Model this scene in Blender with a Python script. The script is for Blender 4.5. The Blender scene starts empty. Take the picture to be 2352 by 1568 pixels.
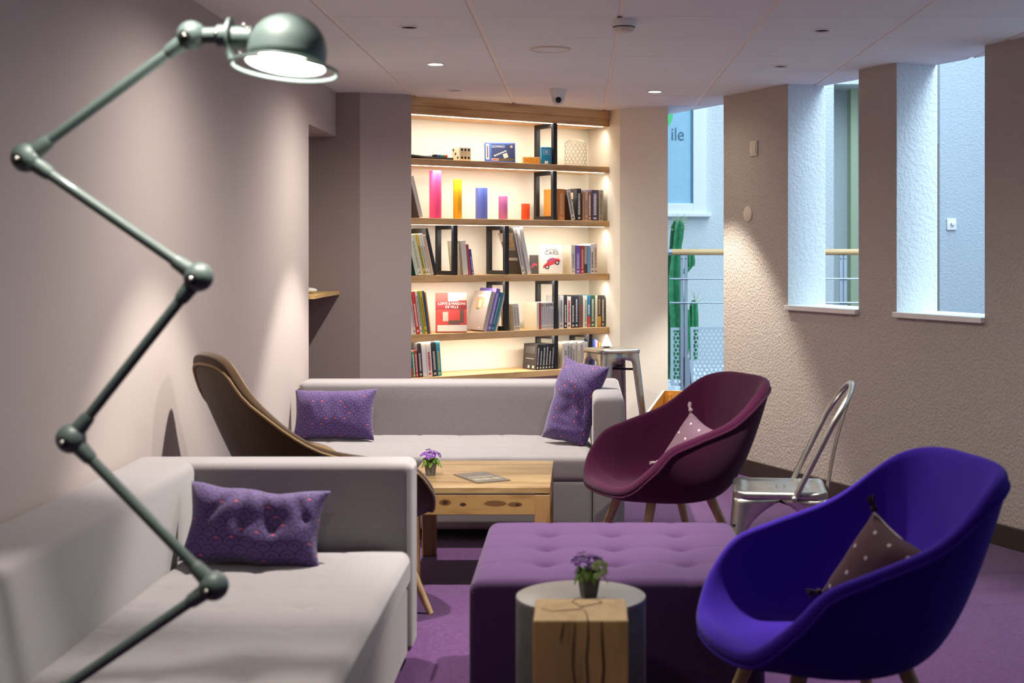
import bpy, bmesh, math, random
from mathutils import Vector, Matrix, noise
random.seed(7)
SC = bpy.context.scene
COL = SC.collection
PI = math.pi
def rad(a): return math.radians(a)

# ------------------------------------------------------------------ camera
EYE = 1.37
TOP = 2.6
CEIL = 2.34
cam = bpy.data.cameras.new('camera')
co = bpy.data.objects.new('camera', cam); COL.objects.link(co)
co.location = (0, 0, EYE); co.rotation_euler = (rad(90), 0, 0)
cam.sensor_width = 36; cam.lens = 50
cam.shift_x = -(1334-1176)/2352; cam.shift_y = -(784-576)/2352
cam.clip_start = .05; cam.clip_end = 100
cam.dof.use_dof = True; cam.dof.focus_distance = 8.2; cam.dof.aperture_fstop = 4.0
SC.camera = co
FPX = 50/36*2352
# ------------------------------------------------------------------ world, view, lights
SC.view_settings.view_transform = 'Standard'; SC.view_settings.look = 'None'
SC.view_settings.exposure = 1.15; SC.view_settings.gamma = 1.0
SC.view_settings.use_curve_mapping = False
try:
    SC.cycles.use_denoising = True; SC.cycles.max_bounces = 6; SC.cycles.use_adaptive_sampling = True; SC.cycles.adaptive_threshold = .03; SC.cycles.sample_clamp_indirect = 4.0
    SC.cycles.caustics_reflective = False; SC.cycles.caustics_refractive = False
except Exception: pass
w = bpy.data.worlds.new('world'); SC.world = w; w.use_nodes = True
w.node_tree.nodes['Background'].inputs[0].default_value = (.80, .88, 1, 1)
w.node_tree.nodes['Background'].inputs[1].default_value = 0.15

def area(name, loc, rot, sx, sy, power, color):
    l = bpy.data.lights.new(name, 'AREA'); l.shape = 'RECTANGLE'; l.size = sx; l.size_y = sy
    l.energy = power; l.color = color
    o = bpy.data.objects.new(name, l); COL.objects.link(o); o.location = loc; o.rotation_euler = rot
    return o
# daylight coming down through the glazed roof of the stairwell beyond the wall
area('skylight_and_fill', (3.3, 9.2, 4.7), (0, 0, 0), 3.6, 10.6, 320, (.60, .82, 1.0))
area('skylight_and_fill', (4.3, 3.9, 4.7), (0, 0, 0), 1.6, 3.4, 230, (.66, .86, 1.0))  # second panel, unseen, added as cool fill for the room
WARM = (1.0, .925, .835)
def spot(name, loc, power, half=37, blend=.35, aim=None, color=WARM):
    l = bpy.data.lights.new(name, 'SPOT'); l.energy = power; l.color = color
    l.spot_size = rad(2*half); l.spot_blend = blend; l.shadow_soft_size = .022
    o = bpy.data.objects.new(name, l); COL.objects.link(o); o.location = loc
    if aim: o.rotation_euler = (Vector(aim)-Vector(loc)).to_track_quat('-Z', 'Y').to_euler()
    return o
SPOTS = [(-.75, 7.37, 112, 37, 52), (-.75, 4.96, 92, 37, 40), (-.75, 2.55, 52, 31, 0), (.45, 8.64, 106, 35, 5), (.45, 4.96, 82, 37, 46)]
for x, y, p, half, fill_power in SPOTS:
    spot('downlight_beam', (x, y, CEIL-.012), p, half)
    if fill_power: spot('downlight_fill', (x, y, CEIL-.012), fill_power, 84, 1.0)   # wide fill added at the fixture to brighten walls and room

# ------------------------------------------------------------------ materials
def s2l(c): return c/12.92 if c <= .04045 else ((c+.055)/1.055)**2.4
def hx(h):
    h = h.lstrip('#'); return tuple(s2l(int(h[i:i+2], 16)/255) for i in (0, 2, 4))+(1,)
class NT:
    def __init__(s, m): s.t = m.node_tree; s.n = s.t.nodes; s.l = s.t.links
    def node(s, t, **k):
        n = s.n.new(t)
        for a, b in k.items(): setattr(n, a, b)
        return n
    def put(s, inp, v):
        if hasattr(v, 'is_output') or isinstance(v, bpy.types.NodeSocket): s.l.new(v, inp)
        else: inp.default_value = v
    def math(s, op, a, b=None, c=None):
        n = s.n.new('ShaderNodeMath'); n.operation = op
        for i, v in enumerate((a, b, c)):
            if v is not None: s.put(n.inputs[i], v)
        return n.outputs[0]
    def mix(s, f, a, b):
        n = s.n.new('ShaderNodeMix'); n.data_type = 'RGBA'
        s.put(n.inputs[0], f); s.put(n.inputs[6], a); s.put(n.inputs[7], b)
        return n.outputs[2]
    def ramp(s, f, stops):
        n = s.n.new('ShaderNodeValToRGB'); e = n.color_ramp.elements
        while len(e) < len(stops): e.new(.5)
        for q, (p, c) in zip(e, stops): q.position = p; q.color = c
        s.put(n.inputs[0], f); return n.outputs[0]
    def coord(s, kind='Object', scale=(1, 1, 1), rot=(0, 0, 0)):
        c = s.n.new('ShaderNodeTexCoord'); mp = s.n.new('ShaderNodeMapping')
        mp.inputs['Scale'].default_value = scale; mp.inputs['Rotation'].default_value = rot
        s.l.new(c.outputs[kind], mp.inputs[0]); return mp.outputs[0]
    def noise(s, vec, scale, detail=3, rough=.55):
        n = s.n.new('ShaderNodeTexNoise'); n.inputs['Scale'].default_value = scale
        n.inputs['Detail'].default_value = detail; n.inputs['Roughness'].default_value = rough
        s.l.new(vec, n.inputs['Vector']); return n.outputs['Fac']
def mat(name, color, rough=.6, metal=0, sheen=0, bump=None, var=0, emit=None, spec=.5, coat=0):
    m = bpy.data.materials.new(name); m.use_nodes = True
    k = NT(m); p = k.n['Principled BSDF']
    c = hx(color) if isinstance(color, str) else color
    p.inputs['Base Color'].default_value = c; p.inputs['Roughness'].default_value = rough
    p.inputs['Metallic'].default_value = metal; p.inputs['Sheen Weight'].default_value = sheen
    p.inputs['Specular IOR Level'].default_value = spec; p.inputs['Coat Weight'].default_value = coat
    if emit: p.inputs['Emission Color'].default_value = c; p.inputs['Emission Strength'].default_value = emit
    if bump or var:
        v = k.coord()
        if var:
            f = k.noise(v, bump[0]*.7 if bump else 20, 3)
            lo = tuple(x*(1-var) for x in c[:3])+(1,); hi = tuple(min(1, x*(1+var)) for x in c[:3])+(1,)
            k.l.new(k.ramp(f, [(.3, lo), (.7, hi)]), p.inputs['Base Color'])
        if bump:
            b = k.node('ShaderNodeBump'); b.inputs['Strength'].default_value = bump[1]
            b.inputs['Distance'].default_value = bump[2] if len(bump) > 2 else .003
            k.l.new(k.noise(v, bump[0], 4), b.inputs['Height']); k.l.new(b.outputs[0], p.inputs['Normal'])
    return m
def wood(name, light, dark, scale=9, axis=0, rough=.45, knots=0, cracks=False):
    m = bpy.data.materials.new(name); m.use_nodes = True
    k = NT(m); p = k.n['Principled BSDF']; p.inputs['Roughness'].default_value = rough
    sc = [1, 1, 1]; sc[axis] = .12
    v = k.coord('Object', tuple(sc))
    f1 = k.noise(v, scale*2.2, 4, .6); f2 = k.noise(v, scale*9, 3)
    f = k.math('ADD', k.math('MULTIPLY', f1, .75), k.math('MULTIPLY', f2, .25))
    c = k.ramp(f, [(.36, hx(dark)), (.52, hx(light)), (.68, tuple(x*1.08 for x in hx(light)[:3])+(1,))])
    if knots:
        vo = k.node('ShaderNodeTexVoronoi'); vo.inputs['Scale'].default_value = 4.6
        sk = [1, 1, 1]; sk[axis] = .55
        k.l.new(k.coord('Object', tuple(sk)), vo.inputs['Vector'])
        d = k.math('ADD', vo.outputs['Distance'], k.math('MULTIPLY', k.math('SUBTRACT', f1, .5), .18))
        kf = k.ramp(d, [(.05, (1, 1, 1, 1)), (.13, (.3, .3, .3, 1)), (.22, (0, 0, 0, 1))])
        c = k.mix(kf, c, hx('#4a2c14'))
    if cracks:
        wv = k.noise(k.coord('Object', (1, 1, .1)), 16, 3, .7)
        cr = k.ramp(k.math('ABSOLUTE', k.math('SUBTRACT', wv, .5)), [(0, (1, 1, 1, 1)), (.012, (.6, .6, .6, 1)), (.03, (0, 0, 0, 1))])
        c = k.mix(cr, c, hx('#6e5026'))
    k.l.new(c, p.inputs['Base Color'])
    b = k.node('ShaderNodeBump'); b.inputs['Strength'].default_value = .12; b.inputs['Distance'].default_value = .002
    k.l.new(f2, b.inputs['Height']); k.l.new(b.outputs[0], p.inputs['Normal'])
    return m
def plaster(name, color, scale=42, strength=.7, dist=.006, var=.05):
    m = mat(name, color, .85, spec=.25); k = NT(m); p = k.n['Principled BSDF']
    v = k.coord('Object')
    a = k.noise(v, scale, 4, .6); b2 = k.noise(v, scale*.35, 2)
    h = k.math('ADD', k.ramp(a, [(.42, (0, 0, 0, 1)), (.62, (1, 1, 1, 1))]), k.math('MULTIPLY', b2, .5))
    b = k.node('ShaderNodeBump'); b.inputs['Strength'].default_value = strength; b.inputs['Distance'].default_value = dist
    k.l.new(h, b.inputs['Height']); k.l.new(b.outputs[0], p.inputs['Normal'])
    return m
def cushion_mat(name, base='#4d3172', line='#201238', dot='#b8405e', n=(9, 4.5)):
    m = mat(name, base, .75, sheen=.3); k = NT(m); p = k.n['Principled BSDF']
    sep = k.node('ShaderNodeSeparateXYZ'); k.l.new(k.coord('UV'), sep.inputs[0])
    u = k.math('MULTIPLY', sep.outputs[0], n[0]); v = k.math('MULTIPLY', sep.outputs[1], n[1]*2)
    lines = None
    fl = k.math('FLOOR', v)
    off = k.math('MULTIPLY', k.math('MODULO', fl, 2.0), .5)
    uu = k.math('ADD', u, off)
    fx = k.math('SUBTRACT', k.math('FRACT', uu), .5)
    fy = k.math('MULTIPLY', k.math('FRACT', v), .62)
    d = k.math('SQRT', k.math('ADD', k.math('MULTIPLY', fx, fx), k.math('MULTIPLY', fy, fy)))
    r1 = k.math('LESS_THAN', k.math('ABSOLUTE', k.math('SUBTRACT', d, .5)), .05)
    r2 = k.math('LESS_THAN', k.math('ABSOLUTE', k.math('SUBTRACT', d, .2)), .04)
    lines = k.math('MAXIMUM', r1, r2)
    wn = k.node('ShaderNodeTexWhiteNoise'); wn.noise_dimensions = '2D'
    cb = k.node('ShaderNodeCombineXYZ'); k.l.new(k.math('FLOOR', uu), cb.inputs[0]); k.l.new(fl, cb.inputs[1])
    k.l.new(cb.outputs[0], wn.inputs['Vector'])
    gy = k.math('MULTIPLY', k.math('SUBTRACT', k.math('FRACT', v), .55), .62)
    d2 = k.math('SQRT', k.math('ADD', k.math('MULTIPLY', fx, fx), k.math('MULTIPLY', gy, gy)))
    dots = k.math('MULTIPLY', k.math('LESS_THAN', d2, .095), k.math('GREATER_THAN', wn.outputs['Value'], .80))
    c = k.mix(k.math('MULTIPLY', lines, .85), hx(base), hx(line)); c = k.mix(dots, c, hx(dot))
    k.l.new(c, p.inputs['Base Color'])
    return m
def dotted_mat(name, base, dot, n=4):
    m = mat(name, base, .85, sheen=.08); k = NT(m); p = k.n['Principled BSDF']
    sep = k.node('ShaderNodeSeparateXYZ'); k.l.new(k.coord('UV'), sep.inputs[0])
    fv = k.math('MULTIPLY', sep.outputs[1], n)
    off = k.math('MULTIPLY', k.math('MODULO', k.math('FLOOR', fv), 2.0), .5)
    fx = k.math('SUBTRACT', k.math('FRACT', k.math('ADD', k.math('MULTIPLY', sep.outputs[0], n), off)), .5)
    fy = k.math('SUBTRACT', k.math('FRACT', fv), .5)
    d = k.math('SQRT', k.math('ADD', k.math('MULTIPLY', fx, fx), k.math('MULTIPLY', fy, fy)))
    k.l.new(k.mix(k.math('LESS_THAN', d, .085), hx(base), hx(dot)), p.inputs['Base Color'])
    return m
def carpet_mat():
    m = mat('carpet_purple', '#6a3b78', .95, sheen=.25, spec=.1); k = NT(m); p = k.n['Principled BSDF']
    v = k.coord()
    f = k.noise(v, 170, 3, .8); f2 = k.noise(v, 45, 2)
    ff = k.math('ADD', k.math('MULTIPLY', f, .75), k.math('MULTIPLY', f2, .25))
    k.l.new(k.ramp(ff, [(.32, hx('#31193c')), (.5, hx('#532b5f')), (.68, hx('#714a79'))]), p.inputs['Base Color'])
    b = k.node('ShaderNodeBump'); b.inputs['Strength'].default_value = .6; b.inputs['Distance'].default_value = .006
    k.l.new(f, b.inputs['Height']); k.l.new(b.outputs[0], p.inputs['Normal'])
    return m
M = {}
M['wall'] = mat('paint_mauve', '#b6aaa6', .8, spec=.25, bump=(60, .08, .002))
M['wall_dim'] = mat('paint_mauve_shaded', '#a39490', .8, spec=.25)  # darker copy of the wall paint, the alcove's shade put into its colour
M['plaster'] = plaster('roughcast_mauve', '#beb4a9', 66, .7, .005)
M['plaster_white'] = plaster('roughcast_white', '#d5dadb', 46, .55, .005)
M['plaster_side'] = plaster('roughcast_cool', '#b4bcc2', 46, .55, .005)
M['white_wall'] = mat('paint_white', '#eef2f5', .75, spec=.25)
M['cream_wall'] = mat('paint_cream', '#e4e0d4', .75, spec=.25)
M['tile'] = mat('ceiling_tile', '#e2e4e0', .9, spec=.15, bump=(150, .15, .001))
M['runner'] = mat('ceiling_runner', '#efe6dc', .6)
M['dark'] = mat('shadow_gap', '#2a2422', .9)
M['carpet'] = carpet_mat()
M['base_brown'] = mat('baseboard_brown', '#3a3029', .5)
M['sofa'] = mat('felt_grey', '#8e898b', .95, sheen=.35, spec=.1, bump=(220, .35, .002), var=.05)
M['felt_purple'] = mat('felt_purple', '#4d335a', .95, sheen=.12, spec=.1, bump=(240, .3, .0015), var=.06)
M['felt_blue'] = mat('felt_blue', '#3c1ba2', .95, sheen=.08, spec=.1, bump=(260, .25, .0015), var=.05)
M['felt_burgundy'] = mat('felt_burgundy', '#431432', .95, sheen=.1, spec=.1, bump=(260, .25, .0015), var=.06)
M['felt_brown'] = mat('felt_brown', '#3f2e1f', .95, sheen=.2, spec=.1, bump=(260, .25, .0015), var=.06)
M['piping_tan'] = mat('felt_tan', '#826a4c', .95, sheen=.2, spec=.1, bump=(260, .25, .0015))
M['oak_x'] = wood('oak_along_x', '#d6ae78', '#b58852', 7, 0)
M['oak_z'] = wood('oak_along_z', '#c6aa7a', '#a98c60', 9, 2)
M['table'] = wood('rustic_hardwood_x', '#947b54', '#765a36', 8, 0, .35)
M['table_knot'] = wood('knotty_hardwood_x', '#8f7044', '#6a4a26', 8, 0, .4)
M['table_z'] = wood('hardwood_z', '#8c6a42', '#6e4c2a', 11, 2, .45)
M['stump'] = wood('stump_wood', '#c9a468', '#b58f54', 7, 2, .55)
M['birch'] = wood('birch_board', '#dcb878', '#c39a58', 9, 1)
M['amber_ply'] = wood('amber_plywood', '#d89a3e', '#bd7a24', 8, 2)
M['handrail'] = wood('beech_rail', '#d9b27c', '#c1935c', 9, 0)
M['lamp_green'] = mat('enamel_grey_green', '#505f5c', .5, spec=.5, coat=.2)
M['chrome'] = mat('chrome', '#d8d6d0', .18, 1)
M['black_metal'] = mat('black_steel', '#26262a', .5, .3)
M['black'] = mat('black_plastic', '#141414', .4)
M['steel'] = mat('raw_steel', '#bcbab2', .36, 1, bump=(30, .05, .002), var=.1)
M['alu'] = mat('brushed_aluminium', '#a9b3ba', .42, .75)
M['perf'] = mat('painted_perforated_steel', '#b9c6cd', .55, .1)
M['concrete'] = mat('concrete_grey', '#6f6d6a', .7, bump=(40, .15, .002), var=.12)
M['concrete_top'] = mat('polished_concrete', '#93908a', .4, var=.12, bump=(9, .03, .001))
M['pot'] = mat('pot_zinc', '#6b6a68', .6, .2, bump=(120, .1, .001))
M['leaf'] = mat('leaf_green', '#74a238', .5, var=.35)
M['leaf_pale'] = mat('bloom_pale_green', '#bcd68a', .6, var=.25)
M['petal'] = mat('petal_violet', '#652c92', .6, var=.35)
M['pistil'] = mat('pistil_cream', '#d8c0a0', .6)
M['white'] = mat('white_plastic', '#e6e4de', .4)
M['off_white'] = mat('ivory_plastic', '#d5cbb8', .45)
M['led'] = mat('led_strip', (1, .90, .74, 1), emit=6)
M['lens_on'] = mat('lamp_lens_on', (1, .93, .82, 1), emit=9)
M['lens_off'] = mat('lamp_lens_off', '#8f8580', .4)
M['bulb'] = mat('bulb_glow', (1, .93, .82, 1), emit=7)
M['shade_in'] = mat('shade_white_enamel', '#f4f0e8', .4)
M['cush'] = cushion_mat('scallop_print_violet')
M['cush_pale'] = dotted_mat('dotted_pale_mauve', '#76596a', '#e0ccd6', 4)
M['cush_plum'] = dotted_mat('dotted_plum', '#451a2c', '#c0aeb6', 4)
M['tassel_pale'] = mat('tassel_pale', '#a58e96', .9)
M['tassel_plum'] = mat('tassel_plum', '#2d1524', .9)
M['piping_cream'] = mat('piping_cream', '#cdbfae', .9)
M['paper'] = mat('book_paper', '#e4dcc8', .8)
M['cactus'] = mat('cactus_green', '#2c7a4e', .55, var=.3, bump=(30, .2, .003))
M['spine_needle'] = mat('cactus_needle', '#a8b890', .6)
M['pebble'] = mat('pebble_white', '#cfd6da', .7, var=.25)
M['bluish_glass'] = mat('frosted_window_glass', '#9cc8dc', .35, var=.03)
M['glass_blue_dark'] = mat('glass_edge_blue', '#4f8fb0', .3)
M['green_logo'] = mat('logo_green', '#55cf7a', .5)
M['sign_grey'] = mat('sign_text_slate', '#4d6f86', .5)
M['pvc'] = mat('window_frame_white', '#eef0f0', .35)
M['door_olive'] = mat('door_edge_olive', '#6d6048', .5)
M['pale_green'] = mat('door_frame_pale_green', '#b9c6a2', .5)
_cm = {}
def cmat(h, rough=.5):
    if (h, rough) not in _cm: _cm[(h, rough)] = mat('colour_'+h.strip('#'), h, rough, coat=.1)
    return _cm[(h, rough)]

# ------------------------------------------------------------------ mesh helpers
class G:
    def __init__(s): s.v = []; s.f = []; s.m = []; s.uv = None
    def add(s, V, F, mi=0, T=None):
        o = len(s.v)
        for p in V: s.v.append(tuple(T @ Vector(p)) if T is not None else tuple(p))
        for q in F: s.f.append(tuple(i+o for i in q)); s.m.append(mi)
        return s
    def box(s, c, d, mi=0, T=None):
        x, y, z = c; a, b, e = d[0]/2, d[1]/2, d[2]/2
        V = [(x+i*a, y+j*b, z+k*e) for k in (-1, 1) for j in (-1, 1) for i in (-1, 1)]
        F = [(0, 2, 3, 1), (4, 5, 7, 6), (0, 1, 5, 4), (2, 6, 7, 3), (0, 4, 6, 2), (1, 3, 7, 5)]
        return s.add(V, F, mi, T)
    def bb(s, lo, hi, mi=0, T=None):
        return s.box([(a+b)/2 for a, b in zip(lo, hi)], [b-a for a, b in zip(lo, hi)], mi, T)
    def lathe(s, prof, n=32, mi=0, T=None, cap=True):
        V = []; F = []
        for r, z in prof:
            for i in range(n): V.append((r*math.cos(2*PI*i/n), r*math.sin(2*PI*i/n), z))
        for j in range(len(prof)-1):
            for i in range(n):
                k = (i+1) % n
                F.append((j*n+i, j*n+k, (j+1)*n+k, (j+1)*n+i))
        if cap:
            if prof[0][0] > 1e-5: F.append(tuple(range(n-1, -1, -1)))
            if prof[-1][0] > 1e-5: F.append(tuple((len(prof)-1)*n+i for i in range(n)))
        return s.add(V, F, mi, T)
    def tube(s, pts, r, n=10, mi=0, closed=False, T=None):
        P = [Vector(p) for p in pts]; N = len(P); V = []; F = []
        rr = r if isinstance(r, (list, tuple)) else [r]*N
        ref = None
        for i in range(N):
            if closed: t = (P[(i+1) % N]-P[i-1])
            else: t = P[min(i+1, N-1)]-P[max(i-1, 0)]
            t.normalize()
            if ref is None:
                ref = Vector((0, 0, 1)) if abs(t.z) < .9 else Vector((1, 0, 0))
            a = ref - t*ref.dot(t)
            if a.length < 1e-6: a = Vector((0, 1, 0))
            a.normalize(); ref = a; b = t.cross(a)
            for k in range(n):
                th = 2*PI*k/n; V.append(P[i]+(a*math.cos(th)+b*math.sin(th))*rr[i])
        L = N if closed else N-1
        for i in range(L):
            j = (i+1) % N
            for k in range(n):
                k2 = (k+1) % n; F.append((i*n+k, i*n+k2, j*n+k2, j*n+k))
        if not closed:
            F.append(tuple(range(n-1, -1, -1))); F.append(tuple((N-1)*n+k for k in range(n)))
        return s.add(V, F, mi, T)
    def sphere(s, c, r, n=20, mi=0, sc=(1, 1, 1), T=None):
        prof = [(math.sin(PI*i/(n//2)), -math.cos(PI*i/(n//2))) for i in range(n//2+1)]
        prof[0] = (1e-6, -1); prof[-1] = (1e-6, 1)
        m = Matrix.Translation(c) @ Matrix.Diagonal((r*sc[0], r*sc[1], r*sc[2], 1))
        return s.lathe(prof, n, mi, (T @ m) if T is not None else m, cap=False)
    def rbox(s, lo, hi, r, seg=(8, 8, 8), mi=0, disp=None, T=None):
        lo = Vector(lo); hi = Vector(hi)
        def ax(a, b, n):
            e = [a+r*(1-math.cos(t*PI/2/4)) if False else a+r*t/4 for t in range(5)]
            inner = [a+r+(b-a-2*r)*i/n for i in range(1, n)]
            return e+inner+[b-r+r*t/4 for t in range(5)]
        A = [ax(lo[i], hi[i], max(1, seg[i])) for i in range(3)]
        idx = {}; V = []; F = []
        def vert(p):
            key = tuple(round(q, 6) for q in p)
            if key not in idx:
                q = Vector(p); c = Vector([min(max(q[i], lo[i]+r), hi[i]-r) for i in range(3)])
                d = q-c
                if d.length > 1e-9:
                    # map the cube corner to a sphere corner
                    mx = max(abs(d.x), abs(d.y), abs(d.z)); q = c+d.normalized()*mx
                if disp: q = Vector(disp(q))
                idx[key] = len(V); V.append(q)
            return idx[key]
        for i in range(3):
            j, k = (i+1) % 3, (i+2) % 3
            for side in (0, 1):
                for a in range(len(A[j])-1):
                    for b in range(len(A[k])-1):
                        q = []
                        for da, db in ((0, 0), (1, 0), (1, 1), (0, 1)):
                            p = [0, 0, 0]; p[i] = (lo, hi)[side][i]; p[j] = A[j][a+da]; p[k] = A[k][b+db]; q.append(vert(p))
                        F.append(tuple(q) if side else tuple(reversed(q)))
        return s.add(V, F, mi, T)
    def prism(s, poly, z0, z1, mi=0, T=None):
        n = len(poly)
        V = [(x, y, z0) for x, y in poly]+[(x, y, z1) for x, y in poly]
        F = [tuple(range(n-1, -1, -1)), tuple(range(n, 2*n))]+[(i, (i+1) % n, n+(i+1) % n, n+i) for i in range(n)]
        return s.add(V, F, mi, T)
    def build(s, name, mats, parent=None, smooth=True, bevel=0, loc=None, rot=None, sub=0, solid=0, angle=40, offset=-1):
        me = bpy.data.meshes.new(name)
        me.from_pydata([tuple(v) for v in s.v], [], s.f); me.update()
        for m in (mats if isinstance(mats, (list, tuple)) else [mats]): me.materials.append(M[m] if isinstance(m, str) else m)
        for p, mi in zip(me.polygons, s.m): p.material_index = mi
        if s.uv:
            u = me.uv_layers.new(name='UVMap')
            for l in me.loops: u.data[l.index].uv = s.uv[l.vertex_index]
        bm = bmesh.new(); bm.from_mesh(me); bmesh.ops.recalc_face_normals(bm, faces=bm.faces)
        bm.to_mesh(me); bm.free()
        if smooth:
            me.polygons.foreach_set('use_smooth', [True]*len(me.polygons))
            try: me.set_sharp_from_angle(angle=rad(angle))
            except Exception: pass
        o = bpy.data.objects.new(name, me); COL.objects.link(o)
        if parent: o.parent = parent
        if loc: o.location = loc
        if rot: o.rotation_euler = rot
        if solid:
            q = o.modifiers.new('solid', 'SOLIDIFY'); q.thickness = solid; q.offset = offset
        if bevel:
            q = o.modifiers.new('bevel', 'BEVEL'); q.width = bevel; q.segments = 2; q.limit_method = 'ANGLE'; q.angle_limit = rad(35)
        if sub:
            q = o.modifiers.new('sub', 'SUBSURF'); q.levels = sub; q.render_levels = sub
        return o
def tag(o, label, cat, group=None):
    o['label'] = label; o['category'] = cat
    if group: o['group'] = group
    return o
def thing(name, label, cat, loc=(0, 0, 0), rz=0, group=None, rot=None):
    o = bpy.data.objects.new(name, None); COL.objects.link(o); o.empty_display_size = .1
    o.location = loc; o.rotation_euler = rot if rot else (0, 0, rz)
    return tag(o, label, cat, group)
def struct(o): o['kind'] = 'structure'; return o
def TR(loc=(0, 0, 0), rx=0, ry=0, rz=0):
    return Matrix.Translation(loc) @ Matrix.Rotation(rz, 4, 'Z') @ Matrix.Rotation(ry, 4, 'Y') @ Matrix.Rotation(rx, 4, 'X')
def text_obj(name, body, size, m, parent, loc, rot, align='CENTER', depth=.0006, xs=1):
    c = bpy.data.curves.new(name, 'FONT'); c.body = body; c.size = size; c.extrude = depth; c.align_x = align; c.align_y = 'CENTER'
    t = bpy.data.objects.new(name+'_tmp', c); COL.objects.link(t)
    bpy.context.view_layer.update()
    me = bpy.data.meshes.new_from_object(t.evaluated_get(bpy.context.evaluated_depsgraph_get()))
    bpy.data.objects.remove(t)
    me.materials.clear(); me.materials.append(m)
    o = bpy.data.objects.new(name, me); COL.objects.link(o); o.parent = parent; o.location = loc; o.rotation_euler = rot; o.scale = (xs, 1, 1)
    return o

# ================================================================== SETTING
g = G(); g.bb((-1.7, -1.5, 0), (6, -1.3, TOP)); g.bb((4.6, -1.5, 0), (6, 1.6, TOP)); struct(g.build('wall_front', 'wall', smooth=False))
g = G(); g.bb((-4, -1.5, -.1), (6, 16, 0)); struct(g.build('floor', 'carpet', smooth=False))

# right wall frame: origin at the far jamb beside the passage, x runs toward the camera, y outward
WA = Vector((.897, 8.93, 0)); WT = Vector((.4157, -.9095, 0)); WANG = math.atan2(WT.y, WT.x)
def wr(d, off=0, z=0):
    n = Vector((.9095, .4157, 0)); return WA+WT*d+n*off+Vector((0, 0, z))
TW = .26
W1 = (.737, 1.429); W2 = (1.759, 2.432); SILL = 1.03
g = G()
def wseg(d0, d1, z0, z1):
    c = [wr(d0), wr(d1), wr(d1, TW), wr(d0, TW)]
    V = [(p.x, p.y, z) for z in (z0, z1) for p in c]
    F = [(0, 1, 5, 4), (2, 3, 7, 6), (1, 2, 6, 5), (3, 0, 4, 7), (4, 5, 6, 7), (3, 2, 1, 0)]
    o = len(g.v); g.v += V
    for q, mi in zip(F, (0, 1, 1, 1, 1, 1)): g.f.append(tuple(i+o for i in q)); g.m.append(mi)
TOP = 2.6
wseg(0, W1[0], 0, TOP); wseg(W1[0], W1[1], 0, SILL); wseg(W1[1], W2[0], 0, TOP)
wseg(W2[0], W2[1], 0, SILL)
WX = [(2.785, 3.455), (3.81, 4.48), (4.835, 5.505), (5.86, 6.53)]   # unseen openings added at the same pitch to let in more daylight
d0 = W2[1]
for a_, b_ in WX: wseg(d0, a_, 0, TOP); wseg(a_, b_, 0, SILL); d0 = b_
wseg(d0, 9.5, 0, TOP)
struct(g.build('wall_right', ['plaster', 'plaster_white'], smooth=False))
for i, (d0, d1) in enumerate([W1, W2]+WX):
    g = G(); c = [wr(d0-.006, -.03), wr(d1+.006, -.03), wr(d1, -.03), wr(d1, TW), wr(d0, TW), wr(d0, -.03)]
    c = [wr(d0-.004, -.028), wr(d1+.004, -.028), wr(d1+.004, TW), wr(d0-.004, TW)]
    g.prism([(p.x, p.y) for p in c], SILL-.002, SILL+.026)
    struct(g.build('trim_%d' % (i+1), 'white', smooth=False, bevel=.004))
g = G(); c = [wr(0, -.015), wr(9.5, -.015), wr(9.5, .01), wr(0, .01)]
g.prism([(p.x, p.y) for p in c], 0, .10); struct(g.build('baseboard_right', 'base_brown', smooth=False, bevel=.003))

# left wall, beam over the alcove, alcove walls
g = G(); g.bb((-1.7, -1.5, 0), (-1.5, 7.84, TOP)); g.bb((-1.7, 7.84, 2.07), (-1.5, 8.72, TOP))
struct(g.build('wall_left', 'wall', smooth=False))
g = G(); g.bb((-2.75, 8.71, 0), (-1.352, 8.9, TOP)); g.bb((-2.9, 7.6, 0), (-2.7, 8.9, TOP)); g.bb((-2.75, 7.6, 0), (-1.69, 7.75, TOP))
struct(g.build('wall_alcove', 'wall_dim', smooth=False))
# bookcase frame
BO = Vector((-1.102, 8.904, 0)); BU = Vector((.803, .596, 0)); BN = Vector((-.596, .803, 0)); BANG = math.atan2(.596, .803)
def bc(a, b=0, z=0): return BO+BU*a+BN*b+Vector((0, 0, z))
BT = Matrix.Translation(BO) @ Matrix.Rotation(BANG, 4, 'Z')
g = G(); q = bc(.0, .42)
g.prism([(-1.352, 8.71), (-1.052, 8.83), (bc(.045, .0).x, bc(.045, 0).y), (bc(.045, .5).x, bc(.045, .5).y), (-1.352, 9.3)], 0, TOP)
struct(g.build('wall_far', 'wall', smooth=False))
CHK = [(.268, 9.72), (.469, 9.83), (.584, 9.54)]
g = G(); a = bc(1.685, .33); b_ = bc(1.685, .5)
g.prism([(.268, 9.72), (.584, 9.54), (.60, 9.85), (.62, 10.3), (b_.x, b_.y), (a.x, a.y)], 0, TOP)
ob = struct(g.build('wall_pier', ['white_wall', 'cream_wall'], smooth=False))
for p in ob.data.polygons:
    cx = p.center
    if (Vector((cx.x, cx.y, 0))-BO).dot(BU) < 1.70 and abs(p.normal.z) < .5: p.material_index = 1
g = G(); g.bb((-.1, .325, 0), (1.8, .42, TOP), 0, BT); struct(g.build('wall_back', 'cream_wall', smooth=False))

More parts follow.
